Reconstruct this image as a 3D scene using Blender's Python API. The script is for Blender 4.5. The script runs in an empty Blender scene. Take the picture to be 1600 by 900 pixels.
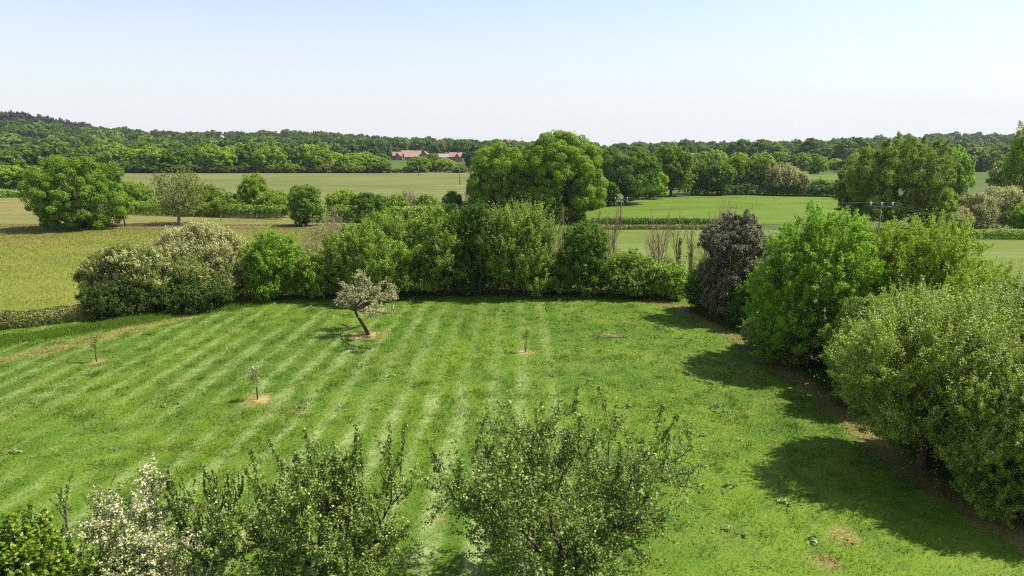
import bpy, math, random
import numpy as np
PI = math.pi
sc = bpy.context.scene
COL = sc.collection
# ------------------------------------------------------------------ camera maths
F = 1066.67; CAMZ = 14.0; HOR = 230.0
PITCH = math.atan((450 - HOR) / F); CP, SP = math.cos(PITCH), math.sin(PITCH)
def slope(py):
    v = (450 - py) / F
    return (v * CP - SP) / (CP + v * SP)
def gy(py):                      # distance at which a picture row meets level ground
    return -CAMZ / slope(py)
def zat(py, y):                  # height of a picture row at distance y
    return CAMZ + y * slope(py)
def depth(y, z): return y * CP + (CAMZ - z) * SP
def xat(px, y, z=0.0): return (px - 800) / F * depth(y, z)
def gp(px, py):
    y = gy(py); return xat(px, y), y
def sstep(a, b, x):
    t = np.clip((x - a) / (b - a), 0, 1); return t * t * (3 - 2 * t)
_rp = np.array([-400, -100, 0, 60, 110, 140, 200, 300, 480, 560, 640, 740, 800, 930, 1000, 1100, 1200, 1330, 1420, 1480, 1560, 1700, 2000.])
_rv = np.array([176, 178, 184, 190, 197, 204, 206, 212, 210, 216, 219, 223, 224, 228, 225, 223, 223, 217, 213, 211, 211, 212, 205.])
def H(x, y):
    x = np.asarray(x, float); y = np.asarray(y, float)
    px = 800 + F * x / np.maximum(y, 1.0)
    ridge = 14 + (230 - np.interp(px, _rp, _rv)) / F * 1300 - 13
    return np.maximum(ridge, 0.0) * sstep(430, 1250, y)
# ------------------------------------------------------------------ numpy noise
def vnoise(x, y, seed=0):
    xi = np.floor(x).astype(np.int64); yi = np.floor(y).astype(np.int64)
    fx = x - xi; fy = y - yi; fx = fx * fx * (3 - 2 * fx); fy = fy * fy * (3 - 2 * fy)
    def h(a, b):
        n = (a * 374761393 + b * 668265263 + seed * 1442695041) & 0xFFFFFFFF
        n = ((n ^ (n >> 13)) * 1274126177) & 0xFFFFFFFF
        return ((n ^ (n >> 16)) & 0xFFFF) / 65535.0
    a = h(xi, yi); b = h(xi + 1, yi); c = h(xi, yi + 1); d = h(xi + 1, yi + 1)
    return (a * (1 - fx) + b * fx) * (1 - fy) + (c * (1 - fx) + d * fx) * fy
def fbm(x, y, seed=0, o=4):
    s = 0; a = .5; t = 0
    for i in range(o):
        s = s + a * vnoise(x, y, seed + i * 17); t += a; a *= .55; x = x * 2.03 + 5.1; y = y * 2.03 + 3.7
    return s / t
def unit(v): return v / np.maximum(np.linalg.norm(v, axis=-1, keepdims=True), 1e-9)
# ------------------------------------------------------------------ mesh helpers
def np_mesh(name, verts, loops, starts, attr=None, smooth=False):
    me = bpy.data.meshes.new(name)
    verts = np.ascontiguousarray(verts, np.float32)
    me.vertices.add(len(verts)); me.vertices.foreach_set('co', verts.ravel())
    me.loops.add(len(loops)); me.loops.foreach_set('vertex_index', np.ascontiguousarray(loops, np.int32))
    me.polygons.add(len(starts)); me.polygons.foreach_set('loop_start', np.ascontiguousarray(starts, np.int32))
    if attr is not None:
        for k, v in attr.items():
            if v.ndim == 1:
                a = me.attributes.new(k, 'FLOAT', 'POINT'); a.data.foreach_set('value', np.ascontiguousarray(v, np.float32))
            else:
                a = me.attributes.new(k, 'FLOAT_COLOR', 'POINT')
                c = np.ones((len(v), 4), np.float32); c[:, :3] = v; a.data.foreach_set('color', c.ravel())
    me.update(calc_edges=True)
    me.polygons.foreach_set('use_smooth', np.full(len(starts), smooth))
    return me
def quad_mesh(name, Q, attr=None):
    n = len(Q); return np_mesh(name, Q.reshape(-1, 3), np.arange(4 * n), np.arange(0, 4 * n, 4), attr)
def grid_mesh(name, X, Y, Z, attr=None):
    r, c = X.shape; V = np.stack([X, Y, Z], -1).reshape(-1, 3)
    i = np.arange(r * c).reshape(r, c)
    q = np.stack([i[:-1, :-1], i[:-1, 1:], i[1:, 1:], i[1:, :-1]], -1).reshape(-1, 4)
    return np_mesh(name, V, q.ravel(), np.arange(0, 4 * len(q), 4), attr, True)
class MB:
    """collects boxes / prisms / tubes into ONE mesh"""
    def __init__(s): s.v = []; s.f = []
    def box(s, x0, x1, y0, y1, z0, z1, bev=0.0):
        b = len(s.v)
        s.v += [(x0, y0, z0), (x1, y0, z0), (x1, y1, z0), (x0, y1, z0), (x0, y0, z1), (x1, y0, z1), (x1, y1, z1), (x0, y1, z1)]
        s.f += [tuple(b + i for i in q) for q in ((0, 3, 2, 1), (4, 5, 6, 7), (0, 1, 5, 4), (1, 2, 6, 5), (2, 3, 7, 6), (3, 0, 4, 7))]
        return s
    def poly(s, pts, faces):
        b = len(s.v); s.v += [tuple(p) for p in pts]; s.f += [tuple(b + i for i in q) for q in faces]; return s
    def tube(s, pts, rad, sides=7):
        pts = np.asarray(pts, float); n = len(pts); rad = np.broadcast_to(rad, (n,))
        tg = unit(np.gradient(pts, axis=0)); b = len(s.v)
        ref = np.array([0, 0, 1.]) if abs(tg[0][2]) < .9 else np.array([1., 0, 0])
        for i in range(n):
            u = unit(np.cross(tg[i], ref)); w = np.cross(tg[i], u)
            for k in range(sides):
                a = 2 * PI * k / sides; s.v.append(tuple(pts[i] + rad[i] * (math.cos(a) * u + math.sin(a) * w)))
        for i in range(n - 1):
            for k in range(sides):
                k2 = (k + 1) % sides
                s.f.append((b + i * sides + k, b + i * sides + k2, b + (i + 1) * sides + k2, b + (i + 1) * sides + k))
        s.f.append(tuple(b + k for k in range(sides))[::-1]); s.f.append(tuple(b + (n - 1) * sides + k for k in range(sides)))
        return s
    def lathe(s, prof, cx=0, cy=0, sides=10):
        b = len(s.v)
        for r, z in prof:
            for k in range(sides):
                a = 2 * PI * k / sides; s.v.append((cx + r * math.cos(a), cy + r * math.sin(a), z))
        for i in range(len(prof) - 1):
            for k in range(sides):
                k2 = (k + 1) % sides
                s.f.append((b + i * sides + k, b + i * sides + k2, b + (i + 1) * sides + k2, b + (i + 1) * sides + k))
        s.f.append(tuple(b + k for k in range(sides))[::-1]); s.f.append(tuple(b + (len(prof) - 1) * sides + k for k in range(sides)))
        return s
    def mesh(s, name, smooth=False):
        me = bpy.data.meshes.new(name); me.from_pydata(s.v, [], s.f); me.update()
        if smooth: me.polygons.foreach_set('use_smooth', np.full(len(me.polygons), True))
        return me
def tubes_mesh(name, lines, sides=5):
    """lines: list of (pts, radii) -> one mesh, vectorised per line"""
    V = []; L = []; off = 0
    k = np.arange(sides); ca = np.cos(2 * PI * k / sides); sa = np.sin(2 * PI * k / sides)
    for pts, rad in lines:
        pts = np.asarray(pts, float); n = len(pts); rad = np.asarray(rad, float)
        tg = unit(np.gradient(pts, axis=0))
        ref = np.where(np.abs(tg[:, 2:3]) < .9, np.array([[0, 0, 1.]]), np.array([[1., 0, 0]]))
        ref[:] = ref[0]
        u = unit(np.cross(tg, ref)); w = np.cross(tg, u)
        ring = pts[:, None] + rad[:, None, None] * (ca[None, :, None] * u[:, None] + sa[None, :, None] * w[:, None])
        V.append(ring.reshape(-1, 3))
        i = off + np.arange(n * sides).reshape(n, sides); j = np.roll(i, -1, 1)
        L.append(np.stack([i[:-1], j[:-1], j[1:], i[1:]], -1).reshape(-1, 4)); off += n * sides
    V = np.concatenate(V); L = np.concatenate(L)
    return np_mesh(name, V, L.ravel(), np.arange(0, 4 * len(L), 4), None, True)
# ------------------------------------------------------------------ object helpers
def tag(o, label=None, cat=None, group=None, kind=None):
    for k, v in (('label', label), ('category', cat), ('group', group), ('kind', kind)):
        if v: o[k] = v
    return o
def thing(name, label, cat, loc, rz=0.0, group=None):
    o = bpy.data.objects.new(name, None); COL.objects.link(o)
    o.location = loc; o.rotation_euler = (0, 0, rz); o.empty_display_size = .3
    return tag(o, label, cat, group)
def part(name, me, mat, parent=None):
    o = bpy.data.objects.new(name, me); COL.objects.link(o)
    if mat is not None and len(me.materials) == 0: me.materials.append(mat)
    o.parent = parent
    return o
def copy_tree(root, loc, rz, scl, label, group=None):
    r = root.copy(); COL.objects.link(r); r.location = loc; r.rotation_euler = (0, 0, rz); r.scale = scl
    r['label'] = label
    if group: r['group'] = group
    for ch in root.children:
        c = ch.copy(); COL.objects.link(c); c.parent = r
    return r
# ------------------------------------------------------------------ materials
def new_mat(name):
    m = bpy.data.materials.new(name); m.use_nodes = True
    nt = m.node_tree; nt.nodes.clear()
    return m, nt, nt.nodes, nt.links
def leaf_mat(name, stops, trans=.32, rough=.5, spec=.3, vary=.25, island=True, tint=None, gain=1.32):
    stops = [(p, (c[0] * 1.03 * gain, c[1] * 1.06 * gain, c[2] * .82 * gain)) for p, c in stops]; spec = spec * .5
    m, nt, N, L = new_mat(name)
    out = N.new('ShaderNodeOutputMaterial'); geo = N.new('ShaderNodeNewGeometry'); oi = N.new('ShaderNodeObjectInfo')
    ramp = N.new('ShaderNodeValToRGB'); e = ramp.color_ramp.elements
    while len(e) < len(stops): e.new(.5)
    for el, (p, c) in zip(e, stops): el.position = p; el.color = (*c, 1)
    if tint:
        at = N.new('ShaderNodeAttribute'); at.attribute_name = tint
        mx = N.new('ShaderNodeMath'); mx.operation = 'MULTIPLY_ADD'
        L.new(geo.outputs['Random Per Island'], mx.inputs[0]); mx.inputs[1].default_value = .12
        L.new(at.outputs['Fac'], mx.inputs[2]); L.new(mx.outputs[0], ramp.inputs[0])
    else:
        L.new(geo.outputs['Random Per Island'], ramp.inputs[0])
    hsv = N.new('ShaderNodeHueSaturation')
    # soft patches of older and younger foliage through the crown
    tc = N.new('ShaderNodeTexCoord'); nz = N.new('ShaderNodeTexNoise'); nz.inputs['Scale'].default_value = .55; nz.inputs['Detail'].default_value = 2
    L.new(tc.outputs['Object'], nz.inputs['Vector'])
    add = N.new('ShaderNodeMath'); add.operation = 'ADD'
    L.new(oi.outputs['Random'], add.inputs[0]); L.new(nz.outputs['Fac'], add.inputs[1])
    mr = N.new('ShaderNodeMapRange'); mr.inputs['From Min'].default_value = .2; mr.inputs['From Max'].default_value = 1.8
    mr.inputs['To Min'].default_value = 1 - vary; mr.inputs['To Max'].default_value = 1 + vary
    L.new(add.outputs[0], mr.inputs['Value']); L.new(mr.outputs[0], hsv.inputs['Value'])
    L.new(ramp.outputs[0], hsv.inputs['Color'])
    p = N.new('ShaderNodeBsdfPrincipled'); p.inputs['Roughness'].default_value = rough; p.inputs['Specular IOR Level'].default_value = spec
    t = N.new('ShaderNodeBsdfTranslucent'); mix = N.new('ShaderNodeMixShader'); mix.inputs[0].default_value = trans
    L.new(hsv.outputs[0], p.inputs['Base Color']); L.new(hsv.outputs[0], t.inputs['Color'])
    L.new(p.outputs[0], mix.inputs[1]); L.new(t.outputs[0], mix.inputs[2]); L.new(mix.outputs[0], out.inputs[0])
    return m
def solid(name, c, rough=.8, c2=None, scale=8.0, bump=0.0, spec=.2, stretch=(1, 1, 1)):
    m, nt, N, L = new_mat(name)
    out = N.new('ShaderNodeOutputMaterial'); p = N.new('ShaderNodeBsdfPrincipled')
    p.inputs['Roughness'].default_value = rough; p.inputs['Specular IOR Level'].default_value = spec
    tc = N.new('ShaderNodeTexCoord'); mp = N.new('ShaderNodeMapping'); mp.inputs['Scale'].default_value = stretch
    nz = N.new('ShaderNodeTexNoise'); nz.inputs['Scale'].default_value = scale; nz.inputs['Detail'].default_value = 5
    ramp = N.new('ShaderNodeValToRGB'); ramp.color_ramp.elements[0].position = .35; ramp.color_ramp.elements[1].position = .65
    c2 = c2 or tuple(x * .6 for x in c)
    ramp.color_ramp.elements[0].color = (*c, 1); ramp.color_ramp.elements[1].color = (*c2, 1)
    L.new(tc.outputs['Object'], mp.inputs[0]); L.new(mp.outputs[0], nz.inputs['Vector']); L.new(nz.outputs['Fac'], ramp.inputs[0])
    L.new(ramp.outputs[0], p.inputs['Base Color'])
    if bump:
        b = N.new('ShaderNodeBump'); b.inputs['Strength'].default_value = bump; L.new(nz.outputs['Fac'], b.inputs['Height']); L.new(b.outputs[0], p.inputs['Normal'])
    L.new(p.outputs[0], out.inputs[0])
    return m
def attr_mat(name, attr='Col', fine=18.0, amp=.35, bump=.4, trans=0.0):
    m, nt, N, L = new_mat(name)
    out = N.new('ShaderNodeOutputMaterial'); p = N.new('ShaderNodeBsdfPrincipled'); p.inputs['Roughness'].default_value = .75; p.inputs['Specular IOR Level'].default_value = .15
    at = N.new('ShaderNodeAttribute'); at.attribute_name = attr
    tc = N.new('ShaderNodeTexCoord'); nz = N.new('ShaderNodeTexNoise'); nz.inputs['Scale'].default_value = fine; nz.inputs['Detail'].default_value = 4; nz.inputs['Roughness'].default_value = .7
    L.new(tc.outputs['Object'], nz.inputs['Vector'])
    mr = N.new('ShaderNodeMapRange'); mr.inputs['From Min'].default_value = .25; mr.inputs['From Max'].default_value = .75
    mr.inputs['To Min'].default_value = 1 - amp; mr.inputs['To Max'].default_value = 1 + amp
    L.new(nz.outputs['Fac'], mr.inputs['Value'])
    hsv = N.new('ShaderNodeHueSaturation'); L.new(at.outputs['Color'], hsv.inputs['Color']); L.new(mr.outputs[0], hsv.inputs['Value'])
    L.new(hsv.outputs[0], p.inputs['Base Color'])
    if bump:
        b = N.new('ShaderNodeBump'); b.inputs['Strength'].default_value = bump; b.inputs['Distance'].default_value = .05
        L.new(nz.outputs['Fac'], b.inputs['Height']); L.new(b.outputs[0], p.inputs['Normal'])
    if trans:
        t = N.new('ShaderNodeBsdfTranslucent'); mix = N.new('ShaderNodeMixShader'); mix.inputs[0].default_value = trans
        L.new(hsv.outputs[0], t.inputs['Color']); L.new(p.outputs[0], mix.inputs[1]); L.new(t.outputs[0], mix.inputs[2]); L.new(mix.outputs[0], out.inputs[0])
    else: L.new(p.outputs[0], out.inputs[0])
    return m
def field_mat(name, stops, patch=.03, streak=(1, .12, 1), fine=1.2, fineamp=.3, rot=0.0):
    """grass field: big soft patches + streaks along the mowing direction + fine tufts"""
    m, nt, N, L = new_mat(name)
    out = N.new('ShaderNodeOutputMaterial'); p = N.new('ShaderNodeBsdfPrincipled'); p.inputs['Roughness'].default_value = .9; p.inputs['Specular IOR Level'].default_value = .08
    tc = N.new('ShaderNodeTexCoord')
    n1 = N.new('ShaderNodeTexNoise'); n1.inputs['Scale'].default_value = patch; n1.inputs['Detail'].default_value = 6; n1.inputs['Roughness'].default_value = .6
    L.new(tc.outputs['Object'], n1.inputs['Vector'])
    mp = N.new('ShaderNodeMapping'); mp.inputs['Scale'].default_value = streak; mp.inputs['Rotation'].default_value = (0, 0, rot)
    n2 = N.new('ShaderNodeTexNoise'); n2.inputs['Scale'].default_value = .35; n2.inputs['Detail'].default_value = 5
    L.new(tc.outputs['Object'], mp.inputs[0]); L.new(mp.outputs[0], n2.inputs['Vector'])
    mx = N.new('ShaderNodeMath'); mx.operation = 'MULTIPLY_ADD'; mx.inputs[1].default_value = .45
    L.new(n2.outputs['Fac'], mx.inputs[0]); 
    sc1 = N.new('ShaderNodeMath'); sc1.operation = 'MULTIPLY'; sc1.inputs[1].default_value = .55; L.new(n1.outputs['Fac'], sc1.inputs[0]); L.new(sc1.outputs[0], mx.inputs[2])
    ramp = N.new('ShaderNodeValToRGB'); e = ramp.color_ramp.elements
    while len(e) < len(stops): e.new(.5)
    for el, (q, c) in zip(e, stops): el.position = q; el.color = (*c, 1)
    L.new(mx.outputs[0], ramp.inputs[0])
    n3 = N.new('ShaderNodeTexNoise'); n3.inputs['Scale'].default_value = fine; n3.inputs['Detail'].default_value = 6; n3.inputs['Roughness'].default_value = .75
    L.new(tc.outputs['Object'], n3.inputs['Vector'])
    mr = N.new('ShaderNodeMapRange'); mr.inputs['From Min'].default_value = .3; mr.inputs['From Max'].default_value = .7
    mr.inputs['To Min'].default_value = 1 - fineamp; mr.inputs['To Max'].default_value = 1 + fineamp
    L.new(n3.outputs['Fac'], mr.inputs['Value'])
    hsv = N.new('ShaderNodeHueSaturation'); L.new(ramp.outputs[0], hsv.inputs['Color']); L.new(mr.outputs[0], hsv.inputs['Value'])
    b = N.new('ShaderNodeBump'); b.inputs['Strength'].default_value = .5; b.inputs['Distance'].default_value = .15
    L.new(n3.outputs['Fac'], b.inputs['Height']); L.new(b.outputs[0], p.inputs['Normal'])
    L.new(hsv.outputs[0], p.inputs['Base Color']); L.new(p.outputs[0], out.inputs[0])
    return m
def sat(c, k=1.0): return tuple(x * k for x in c)
def ramp3(dark, mid, light): return [(0.0, dark), (.5, mid), (1.0, light)]
LM = {
 'oak':    leaf_mat('oak_leaves', ramp3((.07, .135, .010), (.13, .215, .014), (.24, .33, .03)), trans=.4, spec=.2),
 'midoak': leaf_mat('mid_oak_leaves', ramp3((.055, .11, .010), (.09, .16, .014), (.165, .24, .026)), trans=.4, spec=.2),
 'darkoak':leaf_mat('dark_leaves', ramp3((.04, .085, .010), (.07, .130, .014), (.125, .19, .026)), trans=.38, spec=.2),
 'bright': leaf_mat('bright_leaves', ramp3((.09, .18, .014), (.155, .27, .022), (.25, .36, .045)), trans=.45, spec=.3),
 'yellow': leaf_mat('yellow_green_leaves', ramp3((.11, .175, .014), (.195, .27, .022), (.29, .35, .045)), trans=.45, spec=.25),
 'hazel':  leaf_mat('hazel_leaves', ramp3((.06, .12, .012), (.145, .225, .022), (.32, .385, .095)), spec=.3, trans=.4),
 'olive':  leaf_mat('olive_leaves', ramp3((.08, .115, .022), (.15, .185, .04), (.27, .28, .10)), spec=.25, trans=.4),
 'khaki':  leaf_mat('khaki_blossom_leaves', [(0, (.15, .17, .05)), (.3, (.27, .265, .115)), (.7, (.38, .36, .20)), (1, (.50, .46, .30))], spec=.15, gain=1.12),
 'pale':   leaf_mat('pale_hawthorn_leaves', [(0, (.08, .13, .018)), (.5, (.165, .225, .042)), (.8, (.28, .325, .11)), (.95, (.52, .51, .33)), (1, (.68, .65, .48))], spec=.22, rough=.5, trans=.42),
 'purple': leaf_mat('purple_leaves', [(0, (.055, .062, .028)), (.5, (.115, .108, .066)), (.85, (.20, .175, .135)), (1, (.46, .42, .38))], spec=.35, rough=.45, trans=.25),
 'thorn':  leaf_mat('thorn_leaves', [(0, (.075, .125, .012)), (.5, (.16, .225, .022)), (.85, (.26, .315, .06)), (1, (.42, .44, .18))], spec=.3, trans=.42),
 'mauve':  leaf_mat('mauve_twigs', [(0, (.14, .11, .08)), (.6, (.27, .215, .165)), (1, (.34, .30, .18))], trans=.2, spec=.1, gain=1),
 'willow': leaf_mat('willow_leaves', ramp3((.08, .135, .016), (.15, .22, .028), (.25, .325, .06)), trans=.42, spec=.22),
 'apple':  leaf_mat('apple_leaves', [(0, (.055, .095, .012)), (.45, (.125, .19, .024)), (.8, (.22, .295, .07)), (1, (.42, .47, .23))], spec=.4, rough=.45, trans=.38, gain=1.12),
 'applepale': leaf_mat('grey_apple_leaves', [(0, (.18, .185, .08)), (.5, (.37, .35, .20)), (1, (.60, .56, .39))], trans=.3, spec=.2, gain=1),
 'laurel': leaf_mat('glossy_leaves', ramp3((.06, .13, .008), (.13, .22, .014), (.29, .33, .03)), spec=.6, rough=.32, trans=.38, gain=1),
 'bramble':leaf_mat('bramble_leaves', [(0, (.05, .075, .018)), (.5, (.10, .135, .028)), (.8, (.18, .15, .065)), (1, (.29, .22, .12))], spec=.2),
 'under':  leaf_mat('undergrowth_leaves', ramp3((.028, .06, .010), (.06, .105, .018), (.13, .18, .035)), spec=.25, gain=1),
 'conifer':leaf_mat('conifer_needles', ramp3((.022, .042, .018), (.036, .062, .026), (.06, .09, .036)), trans=.1, spec=.15),
 'blossom':leaf_mat('apple_blossom', [(0, (.50, .38, .31)), (.5, (.62, .53, .44)), (1, (.70, .65, .56))], trans=.3, spec=.1, gain=1),
 'wood':   leaf_mat('woodland_leaves', [(0, (.045, .085, .022)), (.25, (.075, .125, .022)), (.55, (.125, .185, .026)), (.78, (.18, .22, .05)), (.92, (.21, .19, .11)), (1, (.13, .075, .06))], tint='tint', spec=.1, trans=.38, gain=.92),
 'pine':   leaf_mat('pine_needles', [(0, (.022, .032, .028)), (.7, (.038, .046, .036)), (1, (.07, .055, .042))], tint='tint', trans=.1, spec=.1, gain=1),
}
BARK = solid('bark', (.14, .105, .08), .9, (.06, .045, .035), 6, .6, stretch=(3, 3, .6))
BARKG = solid('lichen_bark', (.30, .27, .22), .9, (.12, .095, .075), 5, .6)
BARKR = solid('reddish_bark', (.10, .06, .045), .9, (.05, .03, .025), 6, .6)
TWIG = solid('bare_twigs', (.30, .215, .135), .9, (.18, .125, .08), 3, .3)
POSTW = solid('weathered_wood', (.17, .135, .105), .85, (.13, .10, .08), 5, .4, stretch=(4, 4, .5))
BENCHW = solid('bench_wood', (.17, .10, .075), .7, (.10, .06, .045), 6, .3, stretch=(.6, 4, 4))
# ------------------------------------------------------------------ foliage generators
def leaves(rng, P, Nrm, L, Wr=.62, lo=.6, hi=1.35):
    n = len(P); Nrm = unit(Nrm)
    t = unit(np.cross(Nrm, rng.normal(size=(n, 3)))); b = np.cross(Nrm, t)
    s = (rng.uniform(lo, hi, n) * L)[:, None]
    Q = np.empty((n, 4, 3)); k = .5
    Q[:, 0] = P - t * s * k; Q[:, 1] = P + b * s * k * Wr + t * s * .08; Q[:, 2] = P + t * s * k; Q[:, 3] = P - b * s * k * Wr + t * s * .08
    return Q
def make_lobes(rng, rx, ry, zb, zt, n, fmin=.3, fmax=.48, core=.70, flat=0.0):
    c = np.array([0, 0, (zb + zt) / 2]); R = np.array([rx, ry, (zt - zb) / 2]); mean = R.mean()
    lobes = [(c - np.array([0, 0, R[2] * .08]), R * core)]
    ga = PI * (3 - 5 ** .5); ph = rng.uniform(0, 6.28)
    for i in range(n):
        z = .97 - 1.72 * (i + .5) / n + rng.normal() * .06; z = np.clip(z, -.76, .98)
        a = ph + ga * i + rng.normal() * .25; r = math.sqrt(1 - z * z) if z > 0 else 1 - .35 * z * z
        d = np.array([r * math.cos(a), r * math.sin(a), z * (1 if z > 0 else 1.25)]); f = rng.uniform(fmin, fmax)
        rad = f * (.5 * R + .5 * np.minimum(mean, R * 1.6)); 
        cc = c + d * (R - rad) * (rng.uniform(.82, 1.1) if z < .85 else 1.0)
        lobes.append((cc, rad * np.array([1.05, 1.05, .9])))
    return lobes
def lobed_crown(rng, lobes, rc, L, cover=1.25, elong=0.0, up=.3, rnd=.65, inner=.12, zmin=.05, down=.5, Wr=.62, gaps=0.0, sprigs=0, sl=.5, jit=0.0):
    """foliage clumps spread over and inside the lobes; each clump is a small dome or, with elong, a leafy shoot"""
    P = []; Nn = []
    for li, (c, r) in enumerate(lobes):
        A = 4 * PI * ((r[0] * r[1]) ** 1.6 / 3 + (r[0] * r[2]) ** 1.6 / 3 + (r[1] * r[2]) ** 1.6 / 3) ** (1 / 1.6)
        n = max(8, int(1.5 * A / (rc * rc * PI)))
        d = unit(rng.normal(size=(n, 3)))
        keep = (d[:, 2] > -.3) | (rng.random(n) < down); d = d[keep]
        p = c + d * r * rng.uniform(.82, 1.0, (len(d), 1))
        ok = np.ones(len(p), bool)
        for lj, (c2, r2) in enumerate(lobes):
            if lj != li: ok &= np.linalg.norm((p - c2) / r2, axis=1) > .74
        if gaps: ok &= rng.random(len(p)) > gaps
        ok &= p[:, 2] > zmin
        P.append(p[ok]); Nn.append(unit(d[ok] / r * r.mean()))
    P = np.concatenate(P); Nn = np.concatenate(Nn); n = len(P)
    size = rc * rng.uniform(.65, 1.35, n)
    m = max(6, int(cover * 4 * rc * rc / (.32 * L * L)))
    idx = np.repeat(np.arange(n), m); M = len(idx)
    d = unit(rng.normal(size=(M, 3)) + Nn[idx] * .55 + np.array([0, 0, .25]))
    q = P[idx] + d * (size[idx] * rng.uniform(.45, 1.0, M) ** .6)[:, None] * np.array([1, 1, .8])
    if elong:
        ax = unit(Nn * .8 + np.array([0, 0, up * 2]) + rng.normal(size=(n, 3)) * .35); ln = elong * rng.uniform(.3, 1.5, n)
        t = rng.random(M) ** 1.15
        q = P[idx] + ax[idx] * (ln[idx] * t)[:, None] + d * (size[idx] * (1 - .72 * t) * rng.uniform(.3, 1, M))[:, None]
    if jit: q = q + rng.normal(size=q.shape) * L * jit * .6
    nr = d * .95 + Nn[idx] * .3 + np.array([0, 0, up * .8]) + rng.normal(size=(M, 3)) * rnd * .85
    if inner:
        k = int(M * inner); li = rng.integers(0, len(lobes), k)
        C = np.array([l[0] for l in lobes])[li]; R = np.array([l[1] for l in lobes])[li]
        dd = unit(rng.normal(size=(k, 3))) * rng.uniform(.25, .85, (k, 1))
        q = np.concatenate([q, C + dd * R]); nr = np.concatenate([nr, dd + rng.normal(size=(k, 3))])
    if sprigs:       # loose leafy twigs standing out of the outline
        k = rng.choice(n, min(sprigs, n), replace=False); per = 26
        ax = unit(Nn[k] * .7 + np.array([0, 0, .75]) + rng.normal(size=(len(k), 3)) * .4); ln = sl * rng.uniform(.4, 1.3, len(k))
        j = np.repeat(np.arange(len(k)), per); t = rng.random(len(j))
        q = np.concatenate([q, P[k][j] + ax[j] * (rc * .5 + ln[j] * t)[:, None] + rng.normal(size=(len(j), 3)) * (L * .75)]); nr = np.concatenate([nr, ax[j] * .2 + np.array([0, 0, .4]) + rng.normal(size=(len(j), 3)) * .7])
    ok = q[:, 2] > zmin
    return leaves(rng, q[ok], nr[ok], L, Wr)
def curve_pts(rng, a, b, n=6, bow=.12):
    a = np.asarray(a, float); b = np.asarray(b, float); t = np.linspace(0, 1, n)[:, None]
    ln = np.linalg.norm(b - a); off = rng.normal(size=3) * bow * ln
    p = a + (b - a) * t + off * (t * (1 - t) * 4) * .5 + rng.normal(size=(n, 3)) * .015 * ln * np.sin(t * PI)
    return p
def limbs(rng, lobes, h, tr, fork, lean=(0, 0), subs=5, stems=1):
    lines = []
    base = np.zeros(3)
    top = np.array([lean[0], lean[1], fork])
    forks = []
    if stems == 1:
        p = curve_pts(rng, base, top, 6, .05); lines.append((p, np.linspace(tr * 1.25, tr * .8, 6) * np.array([1.25, 1, 1, 1, 1, 1]))); forks = [top]
    else:
        for s in range(stems):
            a = 6.28 * s / stems + rng.normal() * .3; b = np.array([math.cos(a), math.sin(a), 0]) * tr * 2.2
            tp = b * 3 + np.array([0, 0, fork * rng.uniform(.8, 1.2)]); p = curve_pts(rng, b, tp, 5, .08)
            lines.append((p, np.linspace(tr * .7, tr * .4, 5))); forks.append(tp)
    for c, r in lobes[1:]:
        f = min(forks, key=lambda q: np.linalg.norm(q - c)); 
        l = np.linalg.norm(c - f); p = curve_pts(rng, f, c, 7, .18)
        r0 = tr * .5 if stems == 1 else tr * .35
        lines.append((p, np.linspace(r0, r0 * .3, 7)))
        for k in range(subs):
            d = unit(rng.normal(size=3) + np.array([0, 0, .5])); s = p[rng.integers(3, 7)]
            lines.append((curve_pts(rng, s, c + d * r * .95, 5, .15), np.linspace(r0 * .32, r0 * .07, 5)))
    return lines
def build_tree(name, cat, label, x, y, h, w, st, L, group=None, z=0.0, seed=0, dep=None, lean=(0, 0)):
    rng = np.random.default_rng(seed)
    o = thing(name, label, cat, (x, y, z), 0, group)
    zb = st.get('zb', .12) * h; w = w * .92; rx = w / 2; ry = (dep or w * st.get('dr', .9)) / 2
    lobes = make_lobes(rng, rx, ry, zb, h, st.get('n', 12), st.get('fmin', .3), st.get('fmax', .48), st.get('core', .7))
    R = (rx + ry + (h - zb) / 2) / 3
    if lean != (0, 0):
        lobes = [(c + np.array([lean[0], lean[1], 0]) * c[2] / h, r) for c, r in lobes]
    Q = lobed_crown(rng, lobes, max(st.get('rc', .17) * R, L * 1.8), L, st.get('cover', 1.25), st.get('elong', 0) * R, st.get('up', .3), st.get('rnd', .65), st.get('inner', .15), zmin=.06, down=st.get('down', .5), Wr=st.get('Wr', .62), gaps=st.get('gaps', 0), sprigs=st.get('sprigs', 0), sl=st.get('sl', .16) * R, jit=st.get('jit', 0))
    mats = st['mat'] if isinstance(st['mat'], (list, tuple)) else [st['mat']]
    part('crown', quad_mesh('crown', Q), LM[mats[0]], o)
    if len(mats) > 1:      # a second kind of foliage on the sunny outside: blossom or young tips
        Q2 = lobed_crown(np.random.default_rng(seed + 999), [(c, r * 1.02) for c, r in lobes], max(st.get('rc', .17) * R * .8, L * 1.5), L * .9, st.get('cover2', .3), st.get('elong', 0) * R * 1.15, .5, .7, 0, zmin=h * st.get('z2', .35), down=.1, gaps=.35)
        part(st.get('name2', 'blossom'), quad_mesh('outer', Q2), LM[mats[1]], o)
    tr = st.get('tr', .028) * h
    part('trunk', tubes_mesh('trunk', limbs(rng, lobes, h, tr, max(zb + (h - zb) * st.get('fork', .12), .4), lean=(lean[0] * .2, lean[1] * .2), subs=st.get('subs', 5), stems=st.get('stems', 1)), 6), st.get('bark', BARK), o)
    return o
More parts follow.
